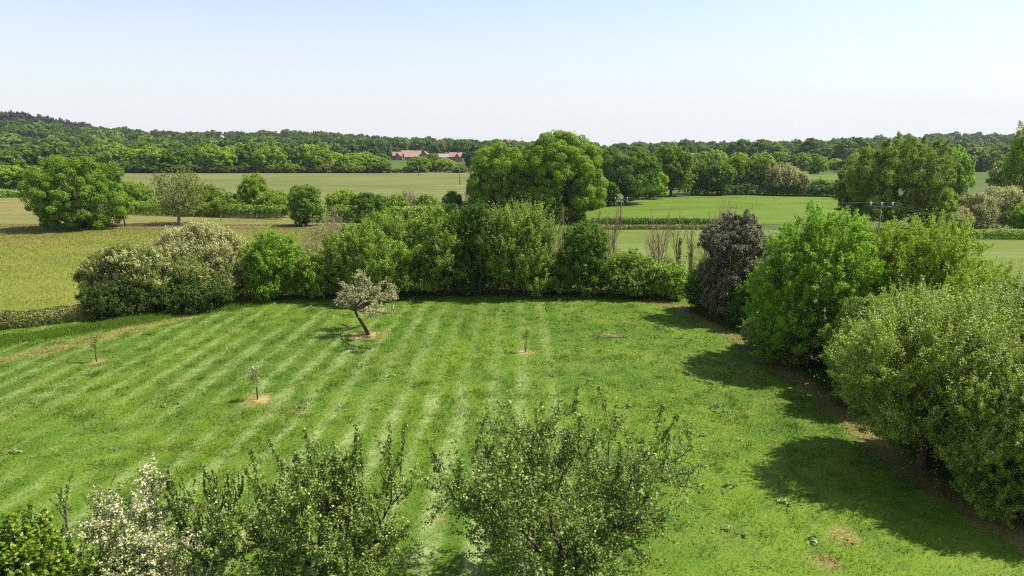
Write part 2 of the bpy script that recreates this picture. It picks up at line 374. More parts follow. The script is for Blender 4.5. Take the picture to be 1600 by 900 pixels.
ST = {
 'oak':   dict(jit=.2, rnd=.5, sprigs=40, sl=.14, mat='oak', n=30, zb=.03, rc=.135, fmin=.18, fmax=.34, core=.68, up=.55, gaps=.34, inner=.1),
 'darkoak': dict(jit=.2, rnd=.5, sprigs=40, sl=.14, mat='darkoak', n=26, zb=.0, rc=.135, fmin=.2, fmax=.38, core=.7, up=.4, gaps=.2),
 'brightoak': dict(jit=.35, rnd=.6, sprigs=60, sl=.14, mat='bright', n=24, zb=.0, rc=.13, fmin=.2, fmax=.38, core=.7, up=.4, gaps=.2),
 'yellow': dict(jit=.9, rnd=.9, sprigs=90, sl=.16, mat='yellow', n=18, zb=.0, rc=.14, elong=.16, up=.4, gaps=.15),
 'willow': dict(jit=.35, rnd=.6, sprigs=90, sl=.16, mat='willow', n=24, zb=.0, rc=.13, elong=.16, up=.2, gaps=.22, fmin=.2, fmax=.36, core=.66),
 'poplar': dict(mat='willow', n=20, zb=.0, rc=.2, elong=.25, up=.6, fmin=.25, fmax=.42, gaps=.15),
 'sparse': dict(mat='khaki', n=18, zb=.15, rc=.13, elong=.3, up=.5, gaps=.5, cover=.45, core=.5, inner=.2, bark=BARKG),
 'shrub':  dict(mat='hazel', rnd=.95, jit=.7, n=30, zb=-.03, rc=.095, elong=.16, sprigs=160, sl=.36, up=.5, stems=5, fork=.2, tr=.022, down=.7, gaps=.26, fmin=.14, fmax=.33),
 'khaki':  dict(rnd=1.2, jit=1.8, sprigs=120, sl=.2, mat=['khaki', 'khaki'], n=20, zb=.0, rc=.12, elong=.14, up=.35, stems=3, fork=.2, tr=.03, cover2=1.1, z2=.28, fmin=.22, fmax=.4),
 'cream':  dict(rnd=1.2, jit=1.8, sprigs=120, sl=.2, mat=['olive', 'khaki'], n=20, zb=.0, rc=.12, elong=.14, up=.3, stems=3, fork=.2, tr=.03, cover2=1.8, z2=.30, bark=BARKG, fmin=.22, fmax=.4),
 'mauve':  dict(mat='mauve', n=16, zb=.0, rc=.16, elong=.4, up=.6, stems=5, fork=.2, tr=.022, gaps=.3, cover=.7, Wr=.25),
}
def S(base, **k): d = dict(ST[base]); d.update(k); return d
def lod(y, k=2.0): return max(.06, .66 * k * depth(y, 3) / 683)
def tree_px(name, cat, label, px, base, top, wpx, st, seed, group=None, k=2.0, dep=None, lean=(0, 0)):
    y = gy(base); h = zat(top, y) ; x = xat(px, y, h * .5); w = wpx / F * depth(y, h * .5)
    return build_tree(name, cat, label, x, y, h, w, st, lod(y, k), group, 0, seed, dep, lean)

# ------------------------------------------------------------------ branching trees seen close: real limbs, shoots, spur leaves
def grow(rng, p, d, ln, r, lv, spec, lines, tips):
    n = 6 if lv < 2 else 4
    pts = [np.array(p, float)]; dd = unit(np.asarray(d, float))
    for i in range(n):
        dd = unit(dd + rng.normal(size=3) * spec['wob'][lv] + np.array([0, 0, spec['trop'][lv]])); pts.append(pts[-1] + dd * ln / n)
    pts = np.array(pts); lines.append((pts, np.linspace(r, r * (.62 if lv == 0 else .3), n + 1)))
    if lv >= spec['leaf_from']: tips.append(pts)
    if lv + 1 >= len(spec['num']) + 1: return
    if lv < len(spec['num']):
        k = spec['num'][lv]
        for j in range(k):
            t = (spec['t0'][lv] + (1 - spec['t0'][lv]) * (j + rng.random()) / k); i = min(int(t * n), n - 1)
            q = pts[i] + (pts[i + 1] - pts[i]) * (t * n - i)
            ax = unit(pts[i + 1] - pts[i]); sd = unit(np.cross(ax, rng.normal(size=3))); a = spec['ang'][lv] * rng.uniform(.65, 1.3)
            if lv == 0:
                az = 2.4 * j + rng.random() * .6; sd = np.array([math.cos(az), math.sin(az), 0.])
            grow(rng, q, ax * math.cos(a) + sd * math.sin(a), spec['len'][lv + 1] * rng.uniform(.55, 1.25) * (1 if lv == 0 else 1.15 - .5 * t), max(r * spec['rr'][lv], .004), lv + 1, spec, lines, tips)
def spur_leaves(rng, tips, step, per, L, spread, up=.5):
    P = []; A = []
    for pts in tips:
        seg = np.linalg.norm(np.diff(pts, axis=0), axis=1); cum = np.concatenate([[0], np.cumsum(seg)]); n = max(3, int(cum[-1] / step))
        s = rng.uniform(.08, 1.0, n) * cum[-1]
        q = np.stack([np.interp(s, cum, pts[:, k]) for k in range(3)], 1); ax = unit(pts[-1] - pts[0]); P.append(q); A.append(np.repeat(ax[None], n, 0))
    P = np.concatenate(P); A = np.concatenate(A); P = np.repeat(P, per, 0); A = np.repeat(A, per, 0)
    d = unit(rng.normal(size=P.shape) + A * .5 + np.array([0, 0, .25]))
    P = P + d * spread * rng.uniform(.3, 1, (len(P), 1))
    return P, d * .5 + np.array([0, 0, up]) + rng.normal(size=P.shape) * .5
def branch_tree(name, cat, label, x, y, spec, mat, bark, L, seed, step=.05, per=5, spread=.07, d0=(0, 0, 1), blossom=None, up=.5, fit=None, sides=6, shoots=0, recenter=False, zclip=.1):
    rng = np.random.default_rng(seed); lines = []; tips = []
    grow(rng, (0, 0, -.05), d0, spec['len'][0], spec['r0'], 0, spec, lines, tips)
    P, Nr = spur_leaves(rng, tips, step, per, L, spread, up)
    if shoots:       # strong upright water shoots, thick with leaves, above the crown
        ends = np.array([p[-1] for p in tips]); q = np.percentile(ends[:, 2], 62); ends = ends[ends[:, 2] > q]; st = []
        for e in ends[rng.choice(len(ends), shoots, replace=False)]:
            dd = unit(np.array([0, 0, 1.]) + rng.normal(size=3) * .28 + np.array([e[0], e[1], 0]) * .08); l = rng.uniform(.2, .75)
            p = curve_pts(rng, e - dd * .25, e + dd * l, 6, .06); lines.append((p, np.linspace(.016, .004, 6))); st.append(p)
        P2, N2 = spur_leaves(rng, st, .024, 6, L, .085, .2); P = np.concatenate([P, P2]); Nr = np.concatenate([Nr, N2])
    if recenter:     # the trunk leans, the crown balances back over the foot
        mx = P[:, 0].mean(); zr = np.percentile(P[:, 2], 15); z0 = lines[0][0][-1, 2]; sh = lambda q: q - np.stack([mx * 1.1 * sstep(z0 * .85, z0 * 1.35, q[:, 2]), 0 * q[:, 0], 0 * q[:, 0]], 1)
        P = sh(P); lines = [(sh(p), r) for p, r in lines]
    if fit:          # scale to the tree's real height and spread
        s = np.array([fit[0] / (np.percentile(P[:, 0], 99) - np.percentile(P[:, 0], 1))] * 2 + [fit[1] / np.percentile(P[:, 2], 99.7)]); 
        P = P * s; lines = [(p * s, r * 1.0) for p, r in lines]
    o = thing(name, label, cat, (x, y, 0))
    part('trunk', tubes_mesh('trunk', [l for l in lines], sides), bark, o)
    ok = P[:, 2] > zclip + rng.random(len(P)) * zclip * .3; P = P[ok]; Nr = Nr[ok]
    if blossom:
        b = rng.random(len(P)); # clusters of flowers along the outer spurs
        cl = fbm(P[:, 0] * 1.6 + 9, P[:, 2] * 1.6 + P[:, 1], 3, 2); isb = b < blossom * sstep(.38, .6, cl) * 1.6
        part('blossom', quad_mesh('blossom', leaves(rng, P[isb], Nr[isb] + rng.normal(size=(isb.sum(), 3)) * .4, L * .8, .95)), LM['blossom'], o)
        P = P[~isb]; Nr = Nr[~isb]
    part('crown', quad_mesh('crown', leaves(rng, P, Nr, L, .6)), LM[mat], o)
    return o
APPLE = dict(r0=.13, num=[8, 11, 9], len=[1.1, 2.5, 1.5, .8], ang=[1.1, .95, .9], t0=[.45, .12, .1], rr=[.5, .36, .3], wob=[.05, .16, .18, .16], trop=[.02, .07, .10, .20], leaf_from=2)

# ================================================================== THE SETTING
# ---- ground: one sheet to the horizon, rising into hills
ys = np.concatenate([np.linspace(-150, 420, 40), np.geomspace(440, 2600, 60)])
ts = np.sinh(np.linspace(-3.2, 3.2, 150)) / np.sinh(3.2)
X, Y = np.meshgrid(ts, ys); X = X * (900 + np.maximum(Y, 0) * 1.3); Z = H(X, Y)
GROUND = field_mat('ground_grass', [(0.3, (0.0405, 0.0647, 0.0115)), (0.55, (0.0648, 0.0872, 0.0184)), (0.8, (0.0918, 0.0956, 0.0315))], .02, (1, .2, 1), .8)
tag(part('ground', grid_mesh('ground', X, Y, Z), GROUND), kind='structure')
def sheet(name, pxpts, mat, lift, pts=None):
    P = [gp(*q) for q in pxpts] if pts is None else pts
    mb = MB().poly([(x, y, lift) for x, y in P], [tuple(range(len(P)))])
    me = mb.mesh(name)
    if me.polygons[0].normal.z < 0: me.flip_normals()
    return tag(part(name, me, mat), kind='structure')
MEADOW = field_mat('meadow_grass', [(0.3, (0.0729, 0.1188, 0.0106)), (0.44, (0.1214, 0.1447, 0.0188)), (0.56, (0.1603, 0.1549, 0.0265)), (0.72, (0.2088, 0.1706, 0.0411))], .05, (.3, 1, 1), 1.3, .3)
PASTURE = field_mat('pasture_grass', [(0.39, (0.0788, 0.1133, 0.0177)), (0.5, (0.1015, 0.1317, 0.0243)), (0.61, (0.1353, 0.1532, 0.0442))], .03, (.12, 1, 1), 1.2, .2)
STRAW = field_mat('dry_grass', [(0.33, (0.0809, 0.1068, 0.0191)), (0.47, (0.1286, 0.1266, 0.0329)), (0.66, (0.1947, 0.1581, 0.0598))], .04, (.12, 1, 1), 1.0, .3)
HAY = field_mat('hay_grass', [(0.39, (0.0834, 0.0983, 0.026)), (0.5, (0.1085, 0.1192, 0.0338)), (0.61, (0.1447, 0.143, 0.0499))], .018, (.07, 1, 1), .7, .2)
LEY = field_mat('bright_grass', [(0.39, (0.0588, 0.1027, 0.0067)), (0.5, (0.0784, 0.1245, 0.0094)), (0.61, (0.1064, 0.1401, 0.0185))], .03, (.2, .6, 1), .9, .22)
sheet('meadow', [(-900, 600), (-200, 540), (480, 470), (700, 440), (620, 357), (-500, 357.5)], MEADOW, .03)
sheet('pasture', [(700, 440), (1080, 462), (1500, 620), (2600, 620), (2300, 374), (1450, 372), (1100, 354), (620, 354)], PASTURE, .045)
sheet('dry_field', [(-500, 356), (620, 354), (640, 335), (200, 329), (60, 309), (-500, 309)], STRAW, .035)
sheet('hay_field', [(180, 326), (760, 331), (800, 268.5), (60, 269)], HAY, .04)
sheet('bright_field', [(860, 349), (1330, 351), (1420, 306), (1180, 301), (1010, 311), (900, 330)], LEY, .05)
sheet('far_field', [(1235, 281), (1330, 281), (1330, 273), (1235, 273)], LEY, .04)
sheet('dry_field_edge', [(-400, 358.6), (460, 357.8), (640, 355), (640, 353.5), (440, 354.2), (-400, 355.6)], field_mat('bank_earth', [(.3, (.06, .07, .03)), (.5, (.16, .115, .065)), (.8, (.24, .17, .11))], .2, (1, 1, 1), 2, .4), .07)

# ---- the mown lawn: colour worked out in ground metres
def polydist(x, y, P):
    d = np.full(x.shape, 1e9)
    for (x0, y0), (x1, y1) in zip(P[:-1], P[1:]):
        dx, dy = x1 - x0, y1 - y0; t = np.clip(((x - x0) * dx + (y - y0) * dy) / (dx * dx + dy * dy), 0, 1)
        d = np.minimum(d, np.hypot(x - x0 - t * dx, y - y0 - t * dy))
    return d
LPATH = [gp(-300, 640), gp(-60, 578), gp(60, 552), gp(150, 530), gp(235, 508), gp(300, 495)]
RPATH = [gp(1010, 470), gp(1060, 480), gp(1110, 503), gp(1170, 540), gp(1250, 592), gp(1330, 655), gp(1400, 715), gp(1480, 770), gp(1600, 848), gp(1750, 930)]
BPATH = [gp(430, 466.5), gp(560, 463.5), gp(740, 462.5), gp(900, 464), gp(1010, 468)]
SOIL = [(gp(577, 524), 1.75, .55), (gp(402, 626), 1.15, .5), (gp(152, 567), .95, .4), (gp(820, 552), .85, .4), (gp(1320, 840), .8, -1), (gp(1290, 880), .7, -1), (gp(690, 815), .25, .1), (gp(820, 735), .5, .1), (gp(780, 712), .5, .15)]
def mixc(a, b, t): return a + (np.asarray(b) - a) * t[..., None]
def lawn_col(x, y):
    wx = x + .5 * (fbm(x * .15, y * .15, 41, 3) - .5); 
    n1 = fbm(x * .22, y * .22, 1); n2 = fbm(x * 1.3, y * 1.1, 5); n3 = fbm(x * 3.5, y * 3.5, 9, 3)
    c = np.broadcast_to(np.array([.105, .190, .011]), x.shape + (3,)).copy()
    c = mixc(c, (.155, .240, .012), sstep(.42, .66, n1) * .85)
    c = mixc(c, (.072, .145, .012), sstep(.5, .72, n2) * .6)
    c = mixc(c, (.175, .225, .02), sstep(.55, .75, 1 - n2) * .6)
    # mower stripes with pale dried clippings, running away from the house
    s = (wx - .012 * y - .15) / 1.72; fr = s - np.floor(s); tri = np.abs(fr - .5) * 2
    wob = fbm(x * .9, y * .22, 21, 3)
    band = sstep(.45, .90, tri + (wob - .5) * .8)
    reach = sstep(4.6, 2.2, x) * sstep(66, 56, y) * (.4 + .75 * sstep(.34, .56, fbm(x * .13 + 3, y * .09, 27, 3)))
    side = .7 + .45 * sstep(-20, -6, x)
    c = mixc(c, (.27, .33, .15), band * reach * side * (.4 + .7 * sstep(.35, .65, n3)) * .9)
    c = mixc(c, (.07, .135, .011), sstep(.55, .1, tri) * reach * .3)
    dry = sstep(.58, .75, fbm(x * .5 + 30, y * .45, 33)) * .55
    c = mixc(c, (.21, .24, .055), dry * .7)
    # worn dry strips
    d = polydist(x, y, LPATH); c = mixc(c, (.27, .225, .085), sstep(1.6, .2, d + (n2 - .5) * 2.0) * .88); 
    d = polydist(x, y, RPATH); c = mixc(c, (.25, .195, .085), sstep(1.35, .4, d + (n2 - .5) * 1.2) * .95)
    d = polydist(x, y, BPATH); c = mixc(c, (.17, .13, .06), sstep(.8, .2, d + (n2 - .5) * .8) * .8)
    soil = np.zeros(x.shape)
    for (px_, py_), r, core in SOIL:
        d = np.hypot(x - px_, (y - py_) * .95) + (n2 - .5) * .9 * r
        c = mixc(c, (.30, .225, .105), sstep(r, r * .45, d) * .8)
        if core > 0:
            k = sstep(r * core * 1.3, r * core * .3, d + (n3 - .5) * .9 * r); c = mixc(c, (.44, .33, .215), k * .85); soil = np.maximum(soil, k)
    g = c.mean(-1, keepdims=True); c = (c * .92 + g * .08) * np.array([.64, .69, .40])
    return c, soil
xs = np.arange(-62, 46, .22); yl = np.arange(4, 72, .22)
EDGE = np.array([gp(-500, 585), gp(-260, 545), gp(-60, 520), gp(60, 505), gp(150, 494), gp(260, 478), gp(400, 464), gp(740, 455), gp(1060, 462), (30, 80), (80, 80)])
def inside(x, y): return y < np.interp(x, EDGE[:, 0], EDGE[:, 1])
X, Y = np.meshgrid(xs, yl); c, soil = lawn_col(X, Y)
Y = np.minimum(Y, np.interp(X, EDGE[:, 0], EDGE[:, 1]))
Z = .05 + .035 * fbm(X * .8, Y * .8, 61) 
LAWN = attr_mat('lawn_turf', fine=9, amp=.38, bump=.7)
tag(part('lawn', grid_mesh('lawn', X, Y, Z, {'Col': c.reshape(-1, 3)}), LAWN), kind='structure')
# grass blades: short turf all over, longer along the hedges
rng = np.random.default_rng(5)
n = 900000
x = rng.uniform(-50, 36, n); y = rng.uniform(17, 68, n)
ok = (np.abs(x) < y * .80 + 3) & (rng.random(n) < np.minimum(1, (30 / y) ** 1.2)); x = x[ok]; y = y[ok]
c, soil = lawn_col(x, y)
ok = (rng.random(len(x)) > soil * 1.2) & inside(x, y); x = x[ok]; y = y[ok]; c = c[ok]; n = len(x)
def tuft(x, y, c, hgt, wid, lean, z0=.055):
    n = len(x); a = rng.uniform(0, 6.28, n); b = rng.uniform(0, 6.28, n)
    V = np.empty((n, 3, 3)); dx = np.cos(a) * wid / 2; dy = np.sin(a) * wid / 2
    V[:, 0] = np.stack([x - dx, y - dy, np.full(n, z0)], 1); V[:, 1] = np.stack([x + dx, y + dy, np.full(n, z0)], 1)
    V[:, 2] = np.stack([x + np.cos(b) * lean * hgt, y + np.sin(b) * lean * hgt, z0 + hgt], 1)
    return V, np.repeat(c, 3, 0)
clump = sstep(.5, .75, fbm(x * 1.3, y * 1.3, 71))
hg = rng.uniform(.03, .08, n) * (1 + clump * 1.5) * np.minimum(1.25, .7 + y / 60)
V, cc = tuft(x, y, c * rng.uniform(.72, 1.4, (n, 1)), hg, rng.uniform(.016, .03, n) * (.6 + y / 40), rng.uniform(.5, 1.6, n))
BLADE = attr_mat('grass_blades', fine=2.0, amp=.1, bump=0, trans=.35)
tag(part('grass', np_mesh('grass', V.reshape(-1, 3), np.arange(3 * n), np.arange(0, 3 * n, 3), {'Col': cc}), BLADE),
    'short mown grass blades covering the whole lawn', 'grass', kind='stuff')
# long grass along the left verge and hedge feet
def verge(name, line, half, cnt, h0, h1, col, label, bias=1.0):
    P = np.array(line); seg = np.hypot(*np.diff(P, axis=0).T); cum = np.concatenate([[0], np.cumsum(seg)]); s = rng.uniform(0, cum[-1], cnt)
    qx = np.interp(s, cum, P[:, 0]); qy = np.interp(s, cum, P[:, 1]); qx = qx + rng.normal(size=cnt) * half; qy = qy + rng.normal(size=cnt) * half
    nn = fbm(qx * .9, qy * .9, 88); hh = rng.uniform(h0, h1, cnt) * (.5 + nn)
    cl = np.array(col) * rng.uniform(.7, 1.35, (cnt, 1)) * (.75 + .5 * nn[:, None])
    V, cc = tuft(qx, qy, cl, hh, rng.uniform(.03, .06, cnt), rng.uniform(.1, .7, cnt))
    tag(part(name, np_mesh(name, V.reshape(-1, 3), np.arange(3 * cnt), np.arange(0, 3 * cnt, 3), {'Col': cc}), BLADE), label, 'grass', kind='stuff')
verge('tall_grass', [gp(-200, 590), gp(0, 534), gp(90, 522), gp(170, 509), gp(260, 494), gp(400, 475)], .8, 42000, .08, .30, (.105, .185, .014), 'tall bright green grass at the foot of the left hedge')
verge('tall_grass', [gp(380, 472), gp(560, 461), gp(740, 459.5), gp(900, 461), gp(1050, 468)], .45, 20000, .12, .35, (.06, .11, .012), 'long dark grass at the foot of the back hedge')
verge('tall_grass', [gp(1090, 486), gp(1180, 528), gp(1280, 588), gp(1380, 665), gp(1480, 738), gp(1620, 818)], .45, 24000, .12, .4, (.065, .115, .014), 'long grass and weeds at the foot of the right hedge')
k = 260000                                          # rough seeding grass of the meadow beyond the hedge
x = rng.uniform(-130, 15, k); y = 62 + 76 * rng.random(k)
y = y - 12; mk = (y > np.interp(x, EDGE[:, 0], EDGE[:, 1]) + 1.6) & (np.abs(x) < y * .8); x = x[mk]; y = y[mk]; k = len(x)
t = fbm(x * .07, y * .16, 55); c = mixc(np.broadcast_to(np.array([.08, .135, .011]), (k, 3)), (.20, .165, .052), sstep(.35, .62, t) * sstep(58, 95, y) * .8 + .2)
V, cc = tuft(x, y, c * rng.uniform(.75, 1.35, (k, 1)), rng.uniform(.06, .2, k) * (.6 + t), rng.uniform(.03, .07, k) * y / 85, rng.uniform(.2, .9, k))
tag(part('meadow_grass', np_mesh('meadow_grass', V.reshape(-1, 3), np.arange(3 * k), np.arange(0, 3 * k, 3), {'Col': cc}), BLADE), 'rough seeding grass of the meadow left of the lawn', 'grass', kind='stuff')
# broad-leaved weeds with whitish green leaves
wp = [(950, 500), (985, 498), (1010, 494), (1085, 590), (1100, 597), (1075, 585), (1120, 640), (1135, 646), (180, 710), (495, 486), (480, 481), (510, 490), (700, 466), (645, 473), (606, 590), (540, 493), (790, 488), (905, 497), (940, 515), (1005, 535), (1060, 530), (870, 470), (845, 466), (728, 467), (810, 455), (1320, 850), (1105, 600), (980, 640), (1010, 760), (1130, 760), (1050, 705), (590, 640), (300, 540), (250, 600), (330, 520), (190, 610), (270, 640), (1000, 575), (900, 550), (860, 590), (930, 600), (470, 640), (20, 712), (380, 492), (420, 480), (960, 490), (1030, 500), (1045, 512), (915, 487), (1160, 690), (1190, 720), (1230, 790), (1150, 840), (1260, 850), (1330, 600), (1090, 680)]
P = []; Nn = []
for px, py in wp:
    if py < 460: continue
    gx, gyy = gp(px, py)
    for k in range(rng.integers(1, 4)):
        cx = gx + rng.normal() * .25; cy = gyy + rng.normal() * .25
        m = rng.integers(8, 18); a = rng.uniform(0, 6.28, m); r = rng.uniform(.05, .24, m)
        P.append(np.stack([cx + r * np.cos(a), cy + r * np.sin(a), .10 + rng.uniform(.02, .18, m)], 1)); Nn.append(np.stack([np.cos(a) * .6, np.sin(a) * .6, np.ones(m)], 1) + rng.normal(size=(m, 3)) * .3)
k = 800                                            # and single ones all through the turf
x = rng.uniform(-32, 16, k); y = rng.uniform(22, 64, k); k = len(x)
P.append(np.stack([x, y, rng.uniform(.08, .14, k)], 1)); Nn.append(np.array([0, 0, 1.]) + rng.normal(size=(k, 3)) * .4)
WEED = leaf_mat('weed_leaves', [(0, (.06, .12, .025)), (.5, (.13, .20, .06)), (1, (.30, .36, .18))], spec=.25, rough=.5, gain=1.0)
tag(part('weeds', quad_mesh('weeds', leaves(rng, np.concatenate(P), np.concatenate(Nn), .17, .5)), WEED), 'pale broad-leaved weeds dotted over the lawn', 'weeds', kind='stuff')
# undergrowth at the feet of the hedges
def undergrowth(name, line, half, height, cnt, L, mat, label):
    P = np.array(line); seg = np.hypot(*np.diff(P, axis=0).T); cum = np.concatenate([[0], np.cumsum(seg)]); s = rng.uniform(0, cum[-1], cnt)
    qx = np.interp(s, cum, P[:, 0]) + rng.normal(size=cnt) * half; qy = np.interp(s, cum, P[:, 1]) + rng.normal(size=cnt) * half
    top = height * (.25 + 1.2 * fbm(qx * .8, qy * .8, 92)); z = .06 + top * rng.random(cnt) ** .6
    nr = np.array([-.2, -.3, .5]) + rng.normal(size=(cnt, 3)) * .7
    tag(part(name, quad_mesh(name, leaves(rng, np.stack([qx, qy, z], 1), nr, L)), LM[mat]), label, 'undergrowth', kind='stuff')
def off(line, dx, dy): return [(a + dx, b + dy) for a, b in line]
BACKL = [gp(150, 492), gp(260, 480), gp(400, 468), gp(560, 459), gp(740, 456), gp(900, 458), gp(1060, 466)]
undergrowth('undergrowth', off(BACKL, 0, 1.8), 1.0, 3.4, 60000, .17, 'under', 'dark ivy and nettles under the back hedge')
RL = [gp(1100, 486), gp(1190, 525), gp(1290, 582), gp(1390, 660), gp(1500, 735), gp(1640, 815)]
undergrowth('undergrowth', off(RL, 1.1, .6), .7, 1.7, 46000, .11, 'under', 'dark ivy and nettles under the right hedge')

# ================================================================== TREES AND SHRUBS
# ---- the back hedge, shrub by shrub
G1 = 'shrubs and trees of the hedge behind the lawn'
BH = [
 ('goat_willow', 'tree', 'khaki blossoming rounded tree rising behind the cream bush in the back hedge', 308, 464, 351, 166, S('khaki')),
 ('hawthorn_bush', 'bush', 'cream and khaki flowering bush at the far left end of the back hedge', 205, 481, 382, 150, S('cream')),
 ('hawthorn_bush', 'bush', 'cream flowering bush in front of the rounded khaki tree, beside the bright green shrub', 318, 473, 396, 118, S('cream')),
 ('bramble_bush', 'bush', 'dark green bramble skirt under the cream bush, next to the low left hedge', 178, 493, 440, 110, S('shrub', mat='under')),
 ('bramble_bush', 'bush', 'dark green bramble skirt under the khaki tree in the left of the back hedge', 300, 482, 438, 150, S('shrub', mat='under')),
 ('green_shrub', 'shrub', 'bright green leafy shrub just right of the khaki blossoming tree', 428, 468, 362, 104, S('shrub', mat='bright', elong=.1)),
 ('twiggy_bush', 'bush', 'mauve grey twiggy bush with few leaves left of the wide hazel', 512, 452, 340, 86, S('mauve')),
 ('dark_shrub', 'shrub', 'mid green shrub below the mauve twiggy bush', 495, 466, 392, 92, S('shrub')),
 ('hazel_shrub', 'shrub', 'widest green hazel of the back hedge, behind the leaning apple tree', 600, 464, 333, 190, S('shrub', n=20)),
 ('hazel_shrub', 'shrub', 'tall green hazel above and left of the wooden bench', 690, 462, 324, 120, S('shrub', n=18)),
 ('hazel_shrub', 'shrub', 'darker green hazel directly above the wooden bench', 748, 460, 319, 104, S('shrub', mat='darkoak')),
 ('tall_shrub', 'shrub', 'pale olive tall shrub with upright shoots right of the wooden bench', 812, 461, 324, 132, S('shrub', mat=['hazel', 'olive'], elong=.34, up=.7, cover2=.6, name2='tips')),
 ('dark_shrub', 'shrub', 'low green shrub filling the gap between the olive shrub and the dark conical shrub', 868, 461, 392, 66, S('shrub', mat='hazel')),
 ('conical_shrub', 'shrub', 'dark green conical shrub standing beside the bare twiggy saplings', 915, 463, 344, 92, S('shrub', mat='darkoak', elong=.1)),
 ('low_shrub', 'shrub', 'low spreading green shrub right of the dark conical shrub', 985, 465, 392, 88, S('shrub', mat='hazel')),
 ('low_shrub', 'shrub', 'lowest green shrub at the right end of the back hedge', 1044, 467, 408, 76, S('shrub', mat='hazel')),
 ('dark_shrub', 'shrub', 'dark green shrub at the foot of the purple tree, in the hedge corner', 1104, 486, 404, 70, S('shrub', mat='darkoak')),
 ('dark_shrub', 'shrub', 'dark green shrub in front of the purple tree, where the worn path begins', 1172, 514, 436, 76, S('shrub', mat='darkoak')),
 ('purple_tree', 'tree', 'dark purple leaved tree in the corner of the hedges', 1150, 498, 327, 128, S('shrub', mat='purple', elong=.08, n=26, gaps=.05, cover=1.7, inner=.3)),
]
for i, (nm, cat, lab, px, b, t, w, st) in enumerate(BH):
    tree_px(nm, cat, lab, px, b, t, w, st, 100 + i, G1, k=2.0)
# ---- the right hedge
G2 = 'trees of the hedge on the right of the lawn'
tree_px('field_maple', 'tree', 'bright green dense tree left of the yellow green one in the right hedge', 1276, 572, 325, 222, S('brightoak', n=40, rc=.075, elong=.14, rnd=.9, jit=.6, stems=3, down=.7, fmin=.16, fmax=.34, core=.64, gaps=.34, sprigs=420, sl=.22), 201, G2, k=2.5)
tree_px('young_maple', 'tree', 'yellow green tree with slanting pointed shoots behind the bright green tree', 1432, 572, 345, 214, S('yellow', n=30, rc=.08, elong=.24, rnd=.9, jit=.7, stems=3, down=.7, fmin=.15, fmax=.32, gaps=.36, sprigs=420, sl=.42), 202, G2, k=2.4)
tree_px('old_hawthorn', 'tree', 'large pale leaved spreading tree with its trunk showing at the lawn edge', 1458, 732, 462, 290, S('shrub', mat=['thorn', 'pale'], zb=.09, n=22, down=.5, rc=.085, elong=.26, stems=1, tr=.024, bark=BARKR, fork=.1, cover=1.1, cover2=.6, z2=.25, name2='tips', fmin=.2, fmax=.44, core=.5, gaps=.36, sprigs=600, sl=.42, rnd=1.1, jit=.8), 203, G2, k=2.6)
tree_px('hawthorn_tree', 'tree', 'pale leaved tree cut off by the right edge of the view', 1690, 790, 490, 300, S('shrub', mat=['thorn', 'pale'], n=30, rc=.08, elong=.2, rnd=1.1, jit=.8, stems=3, cover2=.6, z2=.3, name2='tips', gaps=.3, sprigs=150, sl=.14), 204, G2, k=2.6)
tree_px('hawthorn_tree', 'tree', 'green leafy tree between the yellow green tree and the large pale one', 1530, 625, 428, 215, S('yellow', n=30, rc=.08, elong=.2, rnd=.9, jit=.7, stems=3, fmin=.16, fmax=.32, gaps=.36, sprigs=380, sl=.34), 205, G2, k=2.5)
tree_px('green_bush', 'bush', 'light green bush filling the hedge between the bright green tree and the large pale one', 1362, 618, 455, 150, S('brightoak', mat='thorn', n=30, rc=.10, sprigs=120, sl=.2, stems=3), 210, G2, k=2.5)
tree_px('hawthorn_tree', 'tree', 'tall pale flecked hawthorn behind and right of the tree with the visible trunk', 1578, 715, 446, 210, S('shrub', mat=['hazel', 'pale'], n=26, rc=.075, elong=.24, rnd=1.0, jit=.7, fmin=.2, fmax=.42, core=.5, cover2=.55, z2=.3, name2='tips', gaps=.36, sprigs=400, sl=.4, stems=3), 214, G2, k=2.5)
tree_px('thorn_bush', 'bush', 'bright leafy thorn bush filling the gap left of the visible trunk, under the bright trees', 1352, 640, 500, 120, S('shrub', mat=['thorn', 'pale'], n=24, elong=.22, rnd=1.0, jit=.7, cover2=.4, z2=.4, name2='tips', sprigs=200, sl=.4), 213, G2, k=2.5)
tree_px('thorn_bush', 'bush', 'pale green thorn bush right of the visible trunk, cut off by the right edge', 1612, 806, 560, 240, S('shrub', mat=['thorn', 'pale'], n=30, rc=.08, elong=.2, rnd=1.1, jit=.8, cover2=.6, z2=.3, name2='tips', gaps=.35, sprigs=250, sl=.25), 211, G2, k=2.6)
tree_px('small_bush', 'bush', 'small pale green bush at the foot of the bright green tree', 1186, 545, 492, 56, S('shrub', mat='pale'), 206, G2)
tree_px('dark_bush', 'bush', 'dark green bush in shade under the bright green tree', 1250, 572, 500, 90, S('shrub', mat='hazel'), 207, G2)
tree_px('dark_bush', 'bush', 'dark green bush right of the visible trunk at the lawn edge', 1565, 770, 660, 130, S('shrub', mat='hazel'), 209, G2)

